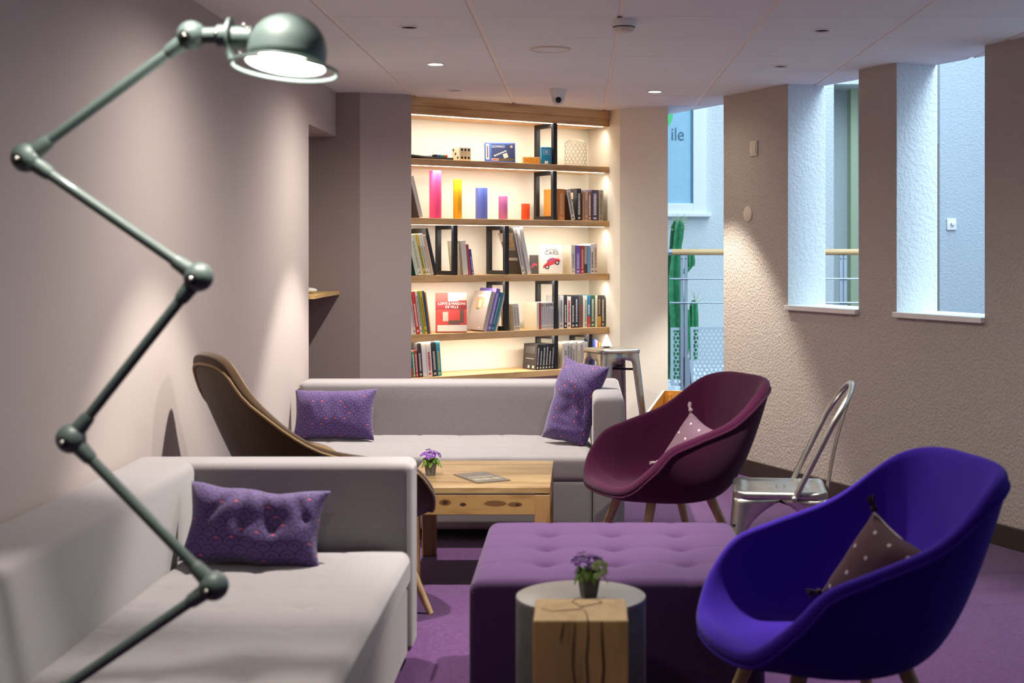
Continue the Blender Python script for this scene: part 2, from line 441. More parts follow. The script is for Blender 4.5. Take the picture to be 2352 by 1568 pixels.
# ceiling: tiles between runners, cut along the outer face of the right wall
bm = bmesh.new()
xs = [-1.644+.602*i for i in range(0, 10)]; ys = [5.88+.605*j for j in range(-12, 8)]
for x in xs:
    for y in ys:
        bmesh.ops.create_cube(bm, size=1, matrix=Matrix.Translation((x+.301, y+.3025, CEIL+.02)) @ Matrix.Diagonal((.602-.022, .605-.004, .04, 1)))
for f in bm.faces: f.material_index = 0
n0 = len(bm.faces)
def addbox(lo, hi, mi):
    r = bmesh.ops.create_cube(bm, size=1, matrix=Matrix.Translation([(a+b)/2 for a, b in zip(lo, hi)]) @ Matrix.Diagonal([b-a for a, b in zip(lo, hi)]+[1]))
    for v in r['verts']:
        for f in v.link_faces: f.material_index = mi
for x in xs: addbox((x-.011, ys[0], CEIL+.006), (x+.011, ys[-1]+.6, CEIL+.03), 1)
addbox((xs[0], ys[0], CEIL+.04), (xs[-1]+.6, ys[-1]+.6, CEIL+.06), 2)
nrm = Vector((.9095, .4157, 0)); p0 = wr(0, TW-.01)
for f in list(bm.faces): pass
geom = bm.verts[:]+bm.edges[:]+bm.faces[:]
bmesh.ops.bisect_plane(bm, geom=geom, plane_co=p0, plane_no=nrm, clear_outer=True)
me = bpy.data.meshes.new('ceiling'); bm.to_mesh(me); bm.free()
for k in ('tile', 'runner', 'dark'): me.materials.append(M[k])
o = bpy.data.objects.new('ceiling', me); COL.objects.link(o); struct(o)

# stairwell beyond the right wall
g = G()
g.bb((-.4, 14.5, 0), (2.58, 14.7, 5)); g.bb((2.58, 15.1, 0), (5, 15.3, 5)); g.bb((2.58, 14.5, 3.07), (5, 15.1, 5)); g.bb((2.56, 14.7, 0), (2.58, 15.1, 5))
struct(g.build('wall_stairwell', 'plaster_white', smooth=False))
g = G(); g.bb((3.03, 12.0, 0), (3.72, 12.3, 5)); g.bb((3.72, 11.4, 0), (5.4, 12.3, 5)); g.bb((5.2, 2.0, 0), (5.4, 11.4, 5)); g.bb((3.6, 1.9, 0), (5.4, 2.0, 5))
struct(g.build('wall_stairwell_side', 'plaster_side', smooth=False))
g = G(); g.bb((2.83, 14.9, 0), (2.9, 15.1, 3.07)); struct(g.build('trim_10', 'pale_green', smooth=False))
# raised pebble bed
rb = G(); rb.bb((.3, 11.75, 0), (2.9, 14.5, .17)); struct(rb.build('floor_planter', 'white_wall', smooth=False))
rnd = random.Random(3); g = G()
for i in range(900):
    x = rnd.uniform(.45, 2.0); y = rnd.uniform(11.8, 14.45); r = rnd.uniform(.022, .05)
    T = Matrix.Translation((x, y, .17+r*.4)) @ Matrix.Rotation(rnd.uniform(0, PI), 4, 'Z') @ Matrix.Diagonal((1.3*r, r, .65*r, 1))
    g.sphere((0, 0, 0), 1, 8, 0, T=T)
o = g.build('white_pebbles', 'pebble'); o['kind'] = 'stuff'; o['label'] = 'white pebbles filling the raised planting bed'; o['category'] = 'pebbles'
# window in the stairwell wall
g = G(); wx0, wx1, wz0, wz1 = .2, 1.27, 1.752, 3.6
for lo, hi in (((wx0+.1, wz0), (wx1-.13, wz0+.10)), ((wx1-.13, wz0), (wx1, wz1)), ((wx0, wz0), (wx0+.1, wz1)), ((wx0+.1, wz1-.1), (wx1-.13, wz1))):
    g.bb((lo[0], 14.44, lo[1]), (hi[0], 14.498, hi[1]))
g.bb((wx0-.05, 14.40, wz0-.035), (wx1+.05, 14.498, wz0-.0005))
win = struct(g.build('window_1', 'pvc', smooth=False, bevel=.006))
g = G(); g.bb((wx0+.1, 14.47, wz0+.1), (wx1-.13, 14.485, wz1-.1)); g.build('pane', 'bluish_glass', win, smooth=False)
g = G(); g.bb((wx1-.15, 14.462, wz0+.1), (wx1-.128, 14.472, wz1-.1)); g.build('glazing_bead', 'glass_blue_dark', win, smooth=False)
g = G(); g.lathe([(.17, 0), (.17, .003)], 40, T=TR((.765, 14.468, 2.75), rx=rad(90))); g.build('logo_disc', 'green_logo', win)
text_obj('sign_lettering', 'ile', .19, M['sign_grey'], win, (.985, 14.467, 2.55), (rad(90), 0, 0), 'CENTER', .001, .8)

# ================================================================== CEILING FIXTURES
def downlight(x, y, on, label):
    t = thing('downlight', label, 'ceiling light', (x, y, CEIL), group='recessed ceiling spotlights')
    g = G(); g.lathe([(.036, .012), (.036, -.002), (.040, -.006), (.049, -.004), (.050, .0)], 36, cap=False); g.build('trim_ring', 'white', t)
    g = G(); g.lathe([(.0365, .0), (.0365, .002)], 32); g.build('lens', 'lens_on' if on else 'lens_off', t)
downlight(-.753, 7.37, 1, 'lit recessed spotlight in the ceiling column above the taupe wall side')
downlight(.45, 8.64, 1, 'lit recessed spotlight close to the passage and white pier')
downlight(-.743, 6.16, 0, 'unlit recessed spotlight beside the head of the jointed lamp')
downlight(1.06, 6.25, 0, 'unlit recessed spotlight above the second wall opening')
downlight(1.05, 7.46, 0, 'unlit recessed spotlight in front of the first wall opening')
downlight(-.758, 8.57, 0, 'small unlit recessed spotlight just before the bookcase')
downlight(-.75, 4.96, 1, 'lit recessed spotlight above the grey sofa arm')
downlight(.45, 4.96, 1, 'lit recessed spotlight above the purple ottoman')
downlight(-.75, 2.55, 1, 'lit recessed spotlight above the jointed floor lamp')
t = thing('smoke_detector', 'round white smoke detector on a ceiling runner', 'smoke detector', (.181, 5.97, CEIL))
g = G(); g.lathe([(.056, 0), (.056, -.022), (.05, -.03)], 40); g.build('base', 'white', t)
g = G(); g.lathe([(.044, -.028), (.046, -.036), (.040, -.048), (.028, -.054), (.0001, -.055)], 40); g.build('sensor_cap', 'off_white', t)
g = G(); g.lathe([(.0475, -.031), (.0475, -.034)], 40); g.build('vent_slot', 'black', t)
t = thing('ceiling_speaker', 'large flush round speaker grille in the ceiling', 'speaker', (-.146, 6.83, CEIL))
g = G(); g.lathe([(.084, -.003), (.088, -.008), (.098, -.007), (.102, 0)], 48, cap=False); g.build('rim', 'off_white', t)
g = G(); g.lathe([(.085, -.001), (.085, -.004), (.0001, -.006)], 48); g.build('grille', 'tile', t)
t = thing('security_camera', 'white dome security camera hanging before the bookcase', 'security camera', (-.137, 8.55, CEIL))
g = G(); g.lathe([(.054, 0), (.052, -.018), (.044, -.04), (.04, -.05)], 40); g.build('base', 'white', t)
g = G(); g.sphere((0, 0, -.058), .038, 28); hd = g.build('dome', 'white', t)
g = G(); g.lathe([(.018, 0), (.018, .005), (.014, .008), (.0001, .009)], 28, T=TR((.003, -.033, -.066), rx=rad(106))); g.build('lens', 'black', hd)

# wall fittings
def on_wall(name, d, z): return TR(wr(d, -.001, z), rz=WANG)
pd = (.897+(8.93)*.457)
def wall_d(px):
    k = (px-1334)/FPX; Z = (.897+8.93*.457)/(k+.457); return (8.93-Z)/.9095
d = wall_d(1733); t = thing('light_switch', 'square double light switch on the roughcast wall beside the passage', 'light switch', wr(d, 0, 1.37+(576-341)*(8.93-d*.9095)/FPX), WANG)
g = G(); g.rbox((-.042, -.010, -.045), (.042, 0.0, .045), .004, (1, 1, 1)); g.build('plate', 'off_white', t)
g = G(); g.rbox((-.032, -.014, -.034), (-.001, -.008, .034), .002, (1, 1, 1)); g.build('rocker', 'off_white', t)
g = G(); g.rbox((.001, -.014, -.034), (.032, -.008, .034), .002, (1, 1, 1)); g.build('rocker', 'off_white', t)
d = wall_d(1719); g = G(); g.lathe([(.048, 0), (.048, .006), (.044, .008), (.0001, .009)], 40, T=TR(rx=rad(90)))
tag(g.build('blanking_plate', 'off_white', loc=wr(d, 0, 1.37+(576-491)*(8.93-d*.9095)/FPX), rot=(0, 0, WANG)), 'round blank cover plate on the roughcast wall below the switch', 'cover plate')
t = thing('motion_sensor', 'small white sensor box on the stairwell wall', 'sensor', (3.126, 12.0, 1.594))
g = G(); g.rbox((-.04, -.02, -.05), (.04, 0, .05), .008, (1, 1, 1)); g.build('housing', 'white', t)
g = G(); g.sphere((.004, -.02, 0), .02, 20); ey = g.build('eye', 'white', t)
g = G(); g.sphere((-.008, -.038, .004), .005, 10); g.build('pinhole', 'black', ey)
# open door seen edge-on behind the second opening
t = thing('service_door', 'narrow olive door edge standing ajar beyond the second wall opening', 'door', (2.755, 11.0, 0), -math.atan(.2512)*1)
g = G(); g.bb((-.012, 0, .02), (.012, .75, 2.2)); g.build('leaf', 'door_olive', t, smooth=False, bevel=.003)
g = G(); g.sphere((-.02, -.03, 1.367), .018, 16); g.tube([(-.012, -.03, 1.367), (0, .02, 1.367)], .006, 8); g.build('knob', 'white', t)

# ================================================================== STAIR RAILING, CACTUS
RY = 11.6
t = thing('stair_railing', 'metal stair railing with beech handrail and perforated panels', 'railing', (0, RY, 0))
def px2x(px, Y): return (px-1334)/FPX*Y
g = G(); g.tube([(px2x(1543, RY), 0, 1.36), (2.75, 0, 1.36)], .025, 18); g.build('handrail', 'handrail', t)
g = G(); g.tube([(px2x(1535, RY), 0, 1.36), (px2x(1543, RY), 0, 1.36)], .026, 18); g.build('handrail_cap', 'alu', t)
for x in (px2x(1571, RY), px2x(1936, RY)):
    for s in (-1, 1):
        g = G(); g.bb((x+s*.013-.012+s*.004, -.02, .17), (x+s*.013+.012+s*.004, .02, 1.335))
        if s > 0:
            g.prism([(x-.03, .17), (x+.07, .17), (x+.045, .5), (x-.005, .5)], -.005, .005, T=Matrix.Rotation(rad(90), 4, 'X'))
        for z in (1.143, .948, 1.31): g.sphere((x+s*.017, -.022, z), .008, 10)
        g.build('post', 'alu', t, smooth=False)
for z in (1.143, .948):
    g = G(); g.tube([(px2x(1538, RY), -.03, z), (2.75, -.03, z)], .007, 8); g.build('rail_bar', 'alu', t)
def perf(x0, x1, z0, z1):
    # sheet with a staggered field of round holes, each hole an octagon-ish ring
    g = G(); p = .037; r = .0135; rows = int((z1-z0-.03)/(p*.866)); n = 12
    cols = int((x1-x0-.02)/p)
    V = []; F = []
    for j in range(rows):
        for i in range(cols):
            cx = x0+.02+p*(i+.5+(.5 if j % 2 else 0)); cz = z0+.02+p*.866*(j+.5)
            if cx+p/2 > x1-.005: continue
            hexp = [(cx+p/math.sqrt(3)*math.sin(PI/3*q), cz+p/math.sqrt(3)*math.cos(PI/3*q)) for q in range(6)]
            ring = []
            for q in range(6):
                a, b = hexp[q], hexp[(q+1) % 6]; ring += [a, ((a[0]+b[0])/2, (a[1]+b[1])/2)]
            o = len(V)
            for q, h in enumerate(ring):
                th = PI/6*q; V.append((h[0], 0, h[1])); V.append((cx+r*math.sin(th), 0, cz+r*math.cos(th)))
            for q in range(12):
                k = (q+1) % 12; F.append((o+2*q, o+2*k, o+2*k+1, o+2*q+1))
    g.add(V, F)
    g.bb((x0-.004, -.005, z0), (x0+.02, .005, z1)); g.bb((x1-.03, -.005, z0), (x1, .005, z1))
    g.bb((x0+.02, -.004, z1-.022), (x1-.03, .004, z1)); g.bb((x0+.02, -.004, z0), (x1-.03, .004, z0+.022))
    return g
perf(px2x(1541, RY), px2x(1572, RY), .27, .745).build('perforated_panel', 'perf', t, smooth=False)
perf(px2x(1587, RY), px2x(1930, RY), .27, .75).build('perforated_panel', 'perf', t, smooth=False)
CY = 13.0
t = thing('cactus', 'tall green column cactus with side arms in the pebble bed', 'cactus', (px2x(1546, CY), CY, .17))
def ribbed(pts, r, n=6):
    g = G(); P = [Vector(p) for p in pts]; V = []; F = []; k = n*4
    for i, p in enumerate(P):
        tt = i/(len(P)-1); rr = r[i]
        for q in range(k):
            th = 2*PI*q/k; m_ = rr*(1+.22*math.cos(n*th)); V.append((p.x+m_*math.cos(th), p.y+m_*math.sin(th), p.z))
    for i in range(len(P)-1):
        for q in range(k):
            q2 = (q+1) % k; F.append((i*k+q, i*k+q2, (i+1)*k+q2, (i+1)*k+q))
    F.append(tuple((len(P)-1)*k+q for q in range(k))); g.add(V, F); return g
zz = [0, .2, .4, .6, .8, .95, 1.1, 1.2, 1.24, 1.32, 1.42, 1.47, 1.485]
ribbed([(.02*math.sin(z*5)+.02*z, 0, z) for z in zz], [.075, .08, .085, .082, .08, .075, .055, .05, .045, .05, .05, .035, .01]).build('stem', 'cactus', t)
ribbed([(-.06-.01*z, .03, z) for z in (.0, .3, .6, .9, .95)], [.05, .055, .05, .03, .01]).build('arm', 'cactus', t)
ribbed([(.11+.06*(z-.6), -.02, z) for z in (.25, .4, .55, .65, .69)], [.04, .05, .045, .03, .01]).build('arm', 'cactus', t)
ribbed([(.19, .02, z) for z in (.2, .4, .6, .72, .75)], [.03, .035, .035, .03, .01]).build('arm', 'cactus', t)
g = ribbed([(.16, 0, z) for z in (1.06, 1.1, 1.16, 1.2)], [.03, .035, .03, .01]); g.tube([(.05, 0, 1.0), (.12, 0, 1.02), (.16, 0, 1.07)], .025, 10); g.build('arm', 'cactus', t)
g = G(); rnd = random.Random(5)
for (cx, cz, rr, n) in ((.045, 1.40, .05, 26), (.16, 1.14, .03, 12), (.2, .7, .03, 10)):
    g = G()
    for i in range(n):
        a = rnd.uniform(0, 2*PI); e = rnd.uniform(0, 1.2); dv = Vector((math.cos(a)*math.cos(e), math.sin(a)*math.cos(e), math.sin(e)))
        p = Vector((cx, 0, cz+rnd.uniform(-.02, .06))); g.tube([p+dv*rr*.7, p+dv*(rr+.075)], [.003, .0012], 4)
    g.build('needle', 'spine_needle', t)

# ================================================================== BOOKCASE
book_root = thing('bookcase', 'built-in oak bookcase with glowing strip lights under its shelves', 'bookcase', BO, BANG)
SW0, SW1, SD = .0, 1.62, .325
def strip_light(z, b, power):
    l = bpy.data.lights.new('led_light', 'AREA'); l.shape = 'RECTANGLE'; l.size = 1.56; l.size_y = .012; l.energy = power; l.color = (1, .925, .81); l.spread = rad(150)
    o = bpy.data.objects.new('led_light', l); COL.objects.link(o)
    o.matrix_world = BT @ Matrix.Translation((.81, b, z)) @ Matrix.Rotation(rad(24), 4, 'X')
LEDP = 2.6
ZS = [1.953, 1.578, 1.213, .842, .570]
TH = .042
def shelf(z, th, led=True, d=SD, name='shelf'):
    g = G(); g.bb((SW0, 0, z-th), (SW1, d, z))
    if led and z < EYE: g.bb((SW0, 0, z-th-.0025), (SW1, .018, z-th-.00005))   # front lip hides the strip from above
    s = g.build(name, 'oak_x', book_root, smooth=False, bevel=.003)
    if led:
        g = G(); g.bb((SW0+.03, .022, z-th-.0014), (SW1-.03, .036, z-th-.0003)); g.build('led_strip', 'led', s, smooth=False); strip_light(z-th-.004, .032, LEDP)
for i, z in enumerate(ZS): shelf(z, TH, i < 4)
strip_light(2.225, .044, LEDP)
g = G(); g.bb((SW0, -.012, 2.285), (SW1+.0, .03, 2.345)); g.bb((SW0, 0, 2.232), (SW1, .03, 2.285)); g.bb((SW0, .03, 2.232), (SW1, SD, 2.252))
s = g.build('top_beam', 'oak_x', book_root, smooth=False, bevel=.002)
g = G(); g.bb((SW0+.03, .034, 2.2296), (SW1-.03, .048, 2.2318)); g.build('led_strip', 'led', s, smooth=False)
def apx(px, b=.04):
    k = (px-1334)/FPX
    return (k*(BO.y+.803*b)-BO.x+.596*b)/(.803-.596*k)
def frame(px, z0, z1, b0=.02, b1=.25):
    a = apx(px, b0); w_ = .030; e = .0005
    g = G()
    for lo, hi in (((b0, z0), (b0+.028, z1)), ((b1-.028, z0), (b1, z1)), ((b0+.028, z0), (b1-.028, z0+.028)), ((b0+.028, z1-.028), (b1-.028, z1))):
        g.bb((a-w_, lo[0], lo[1]+e), (a, hi[0], hi[1]-e))
    g.build('divider_frame', 'black_metal', book_root, smooth=False)
frame(1280, ZS[0], 2.232); frame(1279, ZS[1], ZS[0]-TH)
frame(1051, ZS[2], ZS[1]-TH); frame(1169, ZS[2], ZS[1]-TH)
frame(1169, ZS[3], ZS[2]-TH); frame(1282, ZS[3], ZS[2]-TH)
frame(1282, ZS[4], ZS[3]-TH); frame(1361, ZS[4], ZS[3]-TH)

def yloc(a, b=.04): return BO.y+.596*a+.803*b
TITLES = random.Random(11)
def book(px0, px1, z, h, depth, color, label, tilt=0, title=None, band=None, cover=None, b=.03, group=None, cat='book', name='book', art=None):
    """One upright book: covers, pages and spine; px0..px1 the spine's foot along the shelf."""
    a0, a1 = apx(px0, b), apx(px1, b); th = max(.006, (a1-a0)-.0012)
    g = G(); c = cmat(color); mats = [c, M['paper'], cmat(title) if title else c, cmat(band) if band else c, cmat(cover) if cover else c]
    ct = min(.0025, th*.22)
    g.bb((0, 0, 0), (ct, depth, h), 4); g.bb((th-ct, 0, 0), (th, depth, h), 0); g.bb((0, -.0015, 0), (th, ct, h), 0)
    g.bb((ct, ct, .003), (th-ct, depth-.004, h-.003), 1)
    if band: g.bb((-.0003, -.0022, h*.02), (th+.0003, -.0014, h*.34), 3)
    if title:
        zz = h*.18 if not band else h*.4; e = h*(.86 if TITLES.random() < .6 else .7)
        while zz < e:
            l = TITLES.uniform(.004, .009)
            g.bb((th*.28, -.0022, zz), (th*.72, -.0013, zz+l), 2); zz += l+TITLES.uniform(.0015, .003)
        g.bb((th*.25, -.0022, h*.05), (th*.75, -.0013, h*.05+min(.012, th)), 2)
    if art:
        for (u0, u1, v0, v1, col) in art:
            mats.append(cmat(col)); g.bb((-.0008, depth*u0, h*v0), (.0005, depth*u1, h*v1), len(mats)-1)
    o = g.build(name, mats, smooth=False)
    ang = rad(tilt)
    # pivot on the lower corner that touches the shelf
    R = Matrix.Rotation(ang, 4, 'Y')
    lift = th*math.sin(abs(ang)) if False else 0
    px_, pz_ = (th, 0) if tilt > 0 else (0, 0)
    L = Matrix.Translation((a0+px_, b, z+.0006)) @ R @ Matrix.Translation((-px_, 0, -pz_))
    o.matrix_world = BT @ L
    return tag(o, label, cat, group)
W = '#e9e4d8'; CR = '#d9cfb4'; BK = '#2b2a2c'; DG = '#4b474a'; RD = '#c23a34'
S2, S3, S4, S5 = ZS[1], ZS[2], ZS[3], ZS[4]
gp = 'books on the second shelf'
book(963, 972, S2, .27, .20, '#d8d2c8', 'pale grey book leaning against the taupe wall end of the second shelf', -15, cover='#8f867e', group=gp)
book(1281.5, 1297, S2, .212, .165, '#d9883a', 'thick orange hardback behind the black frame on the second shelf', 0, title='#f0b878', cover='#e39a3c', group=gp)
book(1312.5, 1321.5, S2, .215, .15, W, 'white spined book leaning on the black photo book, second shelf', -12, title='#8a8078', cover='#6b5a50', group=gp)
book(1325, 1335, S2, .218, .17, BK, 'black book with white spine title and photo squares, second shelf', 0, title='#e8e4dc', group=gp,
     art=[(.25, .48, .68, .88, '#c9b8a8'), (.55, .8, .68, .88, '#8f4a40'), (.25, .48, .4, .6, '#a89868'), (.55, .8, .4, .6, '#6d8088'), (.25, .48, .12, .32, '#b05a48'), (.55, .8, .12, .32, '#c0a890')])
book(1337.5, 1343.5, S2, .198, .15, '#c08a62', 'thin tan book beside the black photo book on the second shelf', 0, group=gp)
book(1344, 1350, S2, .200, .15, '#d8c8b0', 'thin cream book between tan and rust spines on the second shelf', 0, title='#8a6a58', group=gp)
book(1350.5, 1358, S2, .200, .15, '#b07862', 'thin rust book with pale lettering beside the dark violet volume', 0, title='#efe3d4', group=gp)
book(1359, 1374, S2, .213, .17, '#4a4062', 'dark violet thick volume with white title on the second shelf', 0, title='#e6e2ea', group=gp)
book(1375, 1386, S2, .213, .17, '#b5aa98', 'beige grey book closing the row at the pier end, second shelf', 0, title='#8b8270', group=gp)
gp = 'books on the third shelf'
L3 = [(955, 962, .265, '#cfd4c0', None, '#2f6d62', 'pale spined book with teal cover at the taupe wall, third shelf'),
      (962, 967.5, .262, '#ece8dc', '#6a8a4a', None, 'white book with green lettering, second from the taupe wall, third shelf'),
      (968, 973, .266, '#dfe0c4', None, None, 'pale lime thin book tucked against the yellow one, third shelf'),
      (973.5, 979, .268, '#e0c83a', '#5a5020', None, 'yellow thin book among the leaning white ones, third shelf'),
      (979.5, 984.5, .268, '#eceade', '#5a8a4a', None, 'white leaning book directly after the yellow one, third shelf'),
      (985, 990.5, .270, W, '#b58a4a', None, 'white leaning book with ochre lettering, third shelf'),
      (991, 997, .262, '#d9bfa0', None, None, 'peach beige leaning book before the tall black one, third shelf'),
      (998.5, 1005, .305, '#232124', None, None, 'tall thin black book leaning before the first black frame, third shelf')]
for p0_, p1_, h, c, ti, cv, lb in L3: book(p0_, p1_, S3, h, .19, c, lb, -13.5, title=ti, cover=cv, group=gp)
book(1064, 1076, S3, .222, .16, '#e4dfd2', 'thick white paperback leaning on the first black frame, third shelf', -6, cover=CR, group=gp)
book(1077, 1083, S3, .198, .15, '#b04658', 'raspberry red thin book beside the thick white paperback', -7, group=gp)
book(1083.7, 1089, S3, .168, .14, '#34479c', 'short blue thin book beside the raspberry red one', -8, title='#c0c8e8', group=gp)
book(1181, 1185.5, S3, .29, .055, '#e8e2d4', 'slim white book seen through the second black frame, third shelf', -19, cover='#ddd6c8', b=.16, group=gp)
book(1199, 1207, S3, .315, .17, '#e6e2da', 'tall white spined book with dark photo cover, third shelf', -13, title='#9a948c', cover='#3a332e', group=gp,
     art=[(.1, .9, .52, .9, '#8f7a66'), (.2, .6, .6, .8, '#d8b878'), (.1, .9, .3, .36, '#b0a89c')])
book(1212, 1220.5, S3, .318, .17, '#e2e0dc', 'tall white book leaning on the dark photo volume, third shelf', -13, cover='#e2e0dc', group=gp)
def facing(px, z, w_, h, th, label, color, yaw, lean, b, name='book', cat='book', group=None, spine=None):
    """A book or card standing with its cover toward the room; returns its Empty."""
    a = apx(px, b); p = bc(a, b, z+.0006+th*math.sin(rad(lean)))
    t = thing(name, label, cat, p, group=group, rot=(rad(-lean), 0, rad(yaw)))
    g = G(); g.bb((-w_/2, 0, 0), (w_/2, .002, h), 0); g.bb((-w_/2, th-.002, 0), (w_/2, th, h), 0); g.bb((-w_/2, 0, 0), (-w_/2+.002, th, h), 1)
    g.build('cover', [cmat(color), cmat(spine or color)], t, smooth=False)
    g = G(); g.bb((-w_/2+.002, .002, .003), (w_/2-.003, th-.002, h-.003)); g.build('pages', 'paper', t, smooth=False)
    return t
def car_art(t, s, cx, cz, y=-.0006, red='#c8383c'):
    g = G(); mats = [cmat(red), cmat('#7a5a9a'), cmat('#2c2830'), cmat('#d8d0cc')]
    R = Matrix.Translation((cx, y, cz)) @ Matrix.Rotation(rad(90), 4, 'X') @ Matrix.Rotation(rad(24), 4, 'Z') @ Matrix.Diagonal((s, s, 1, 1))
    body = [(-1, -.12), (-1.02, .08), (-.8, .24), (-.45, .3), (-.3, .52), (.05, .62), (.4, .55), (.65, .34), (.95, .2), (1.02, -.02), (.98, -.14)]
    g.prism(body, 0, .0004, 0, R)
    g.prism([(-.32, .3), (-.2, .48), (.05, .55), (.08, .3)], .0004, .0008, 1, R); g.prism([(.14, .3), (.12, .55), (.36, .5), (.52, .32)], .0004, .0008, 1, R)
    for x in (-.6, .6):
        g.prism([(x+.24*math.cos(q*PI/8), -.14+.24*math.sin(q*PI/8)) for q in range(16)], .0004, .0009, 2, R)
        g.prism([(x+.12*math.cos(q*PI/8), -.14+.12*math.sin(q*PI/8)) for q in range(16)], .0009, .0012, 3, R)
    g.build('cover_picture', mats, t, smooth=False)
t = facing(1227, S3, .062, .128, .012, 'small dark book with a red car on its cover', '#4a4240', 8, 8, .13, group=gp); car_art(t, .026, 0, .055)
t = facing(1266, S3, .156, .196, .014, 'white book with a drawn red car facing the room', '#d9d5cc', 6, 9, .06, group=gp)
car_art(t, .062, .004, .068); text_obj('cover_lettering', 'CARS', .034, cmat('#5f5d66'), t, (.004, -.0008, .142), (rad(90), 0, 0), xs=1.15)
text_obj('cover_lettering', 'Crazy', .026, cmat('#6a6870'), t, (.004, -.0008, .166), (rad(90), 0, rad(0)), xs=1.3)
book(1312, 1321, S3, .196, .17, W, 'white wide covered book beside the violet spine, third shelf', 0, title='#b0a898', cover='#e2dac8', group=gp)
for p0_, p1_, h, c, ti, bn, lb in [
    (1321.7, 1333.3, .193, '#7d5cb8', '#d8ccee', None, 'violet spined book on the third shelf near the pier'),
    (1333.8, 1341.5, .193, '#cc4438', '#f0b8a8', None, 'bright red spined book beside the violet one, third shelf'),
    (1342, 1348.5, .193, '#b8b2a8', None, '#3a3838', 'grey book with black foot between red and blue spines'),
    (1349, 1356, .193, '#7da4d4', None, None, 'sky blue spined book on the third shelf'),
    (1356.5, 1364, .204, '#ebe6dc', '#5a5652', None, 'white book with dark lettering next to the sky blue one'),
    (1364.5, 1371.5, .206, '#eae4d8', '#b85a48', None, 'white book with red lettering ending the third shelf row')]:
    book(p0_, p1_, S3, h, .15, c, lb, 0, title=ti, band=bn, group=gp)
gp = 'books on the fourth shelf'
for p0_, p1_, h, c, ti, lb in [
    (944.5, 950, .262, '#ebe6da', None, 'white thin book against the taupe wall, fourth shelf'),
    (950.5, 956, .266, '#e3dccb', '#6a6a9a', 'cream thin book second from the taupe wall, fourth shelf'),
    (956.5, 965, .272, '#c83c36', '#f0d0c0', 'red leaning book with pale title near the taupe wall, fourth shelf'),
    (965.5, 970.5, .275, '#ebe7dc', '#5a5a6a', 'white leaning book after the red one, fourth shelf'),
    (971, 975.5, .276, '#86a05a', None, 'green thin leaning book on the fourth shelf'),
    (976, 982, .278, '#e2c02c', '#6a5a1a', 'yellow leaning book with dark title, fourth shelf'),
    (982.5, 987, .276, '#2f4c7c', None, 'navy thin leaning book that ends the group, fourth shelf'),
    (987.3, 990.5, .268, '#c88848', None, 'ochre pamphlet leaning on the navy book, fourth shelf')]:
    book(p0_, p1_, S4, h, .19, c, lb, -8.5, title=ti, group=gp)
t = facing(1037, S4, .20, .255, .032, 'large red book on lofts and town houses facing the room', '#c8443c', 9, 9, .05, group=gp, spine='#8a2c2c')
g = G(); mats = [cmat('#8e2a2c'), cmat('#dcd6cc'), cmat('#c4b4a4'), cmat('#6a4a40'), cmat('#b83a30')]
g.bb((-.1, -.0008, .148), (.1, .0002, .198), 0); g.bb((-.02, -.0008, .198), (.045, .0002, .254), 1); g.bb((.045, -.0008, .205), (.1, .0002, .254), 2)
g.bb((-.09, -.0008, .004), (.1, .0002, .045), 1); g.bb((-.02, -.0008, .048), (.055, .0002, .075), 3); g.bb((-.055, -.0008, .07), (-.02, .0002, .13), 2); g.bb((.055, -.0008, .06), (.08, .0002, .146), 3); g.bb((-.08, -.001, .09), (-.06, .0002, .13), 4)
g.build('cover_picture', mats, t, smooth=False)
text_obj('cover_lettering', 'LOFTS & MAISONS', .0235, cmat('#f2e6dc'), t, (.004, -.0012, .183), (rad(90), 0, 0), xs=.92)
text_obj('cover_lettering', 'DE VILLE', .0235, cmat('#f2e6dc'), t, (.004, -.0012, .161), (rad(90), 0, 0), xs=.95)
for p0_, p1_, h, dp, c, ti, cv, ar, lb in [
    (1107.5, 1117.5, .265, .20, '#b4a8a4', None, '#b9aea8', [(.3, .78, .55, .82, '#c8a070'), (.42, .6, .58, .78, '#e8e0d0'), (.5, .66, .52, .66, '#5a7a40'), (.35, .7, .86, .89, '#e8e4de'), (.2, .3, .05, .08, '#e8e4de')], 'greige book with a food photo cover leaning on the violet one'),
    (1118.2, 1127, .285, .20, '#7468b8', '#c8c0e4', '#6a5cac', None, 'tall violet book leaning between greige and teal ones'),
    (1127.5, 1133, .262, .19, '#1f6c80', '#a8c8d0', None, None, 'dark teal book leaning beside the tall violet one'),
    (1133.5, 1137.5, .258, .19, '#3f8ea0', None, None, None, 'light teal thin book leaning behind the dark teal one'),
    (1138, 1141.5, .255, .19, '#d8cdb8', None, None, None, 'cream thin book leaning against the frame, fourth shelf')]:
    book(p0_, p1_, S4, h, dp, c, lb, 15.5, title=ti, cover=cv, art=ar, group=gp)
book(1181.5, 1188, S4, .176, .15, '#e8e0d0', 'small white paperback beside the black frame, first of a pair', -5, title='#8a8478', cover='#ddd0b4', group=gp)
book(1188.6, 1195, S4, .176, .15, '#e9e4d6', 'small white paperback on the open side of the pair', -5, title='#8a8478', group=gp)
book(1233, 1238.3, S4, .182, .155, '#ece6d6', 'white paperback with wide plain cover starting the small series', 0, cover='#e6dcc4', group=gp)
book(1238.8, 1242.8, S4, .180, .15, '#b8403a', 'thin red paperback inside the small white series', 0, group=gp)
tops = ['#7a5a4a', '#c8a05a', '#4a6a7a', '#3a6a9a', '#3a4a6a', '#c87a4a']
wds = ['brown', 'gold', 'slate', 'blue', 'navy', 'orange']
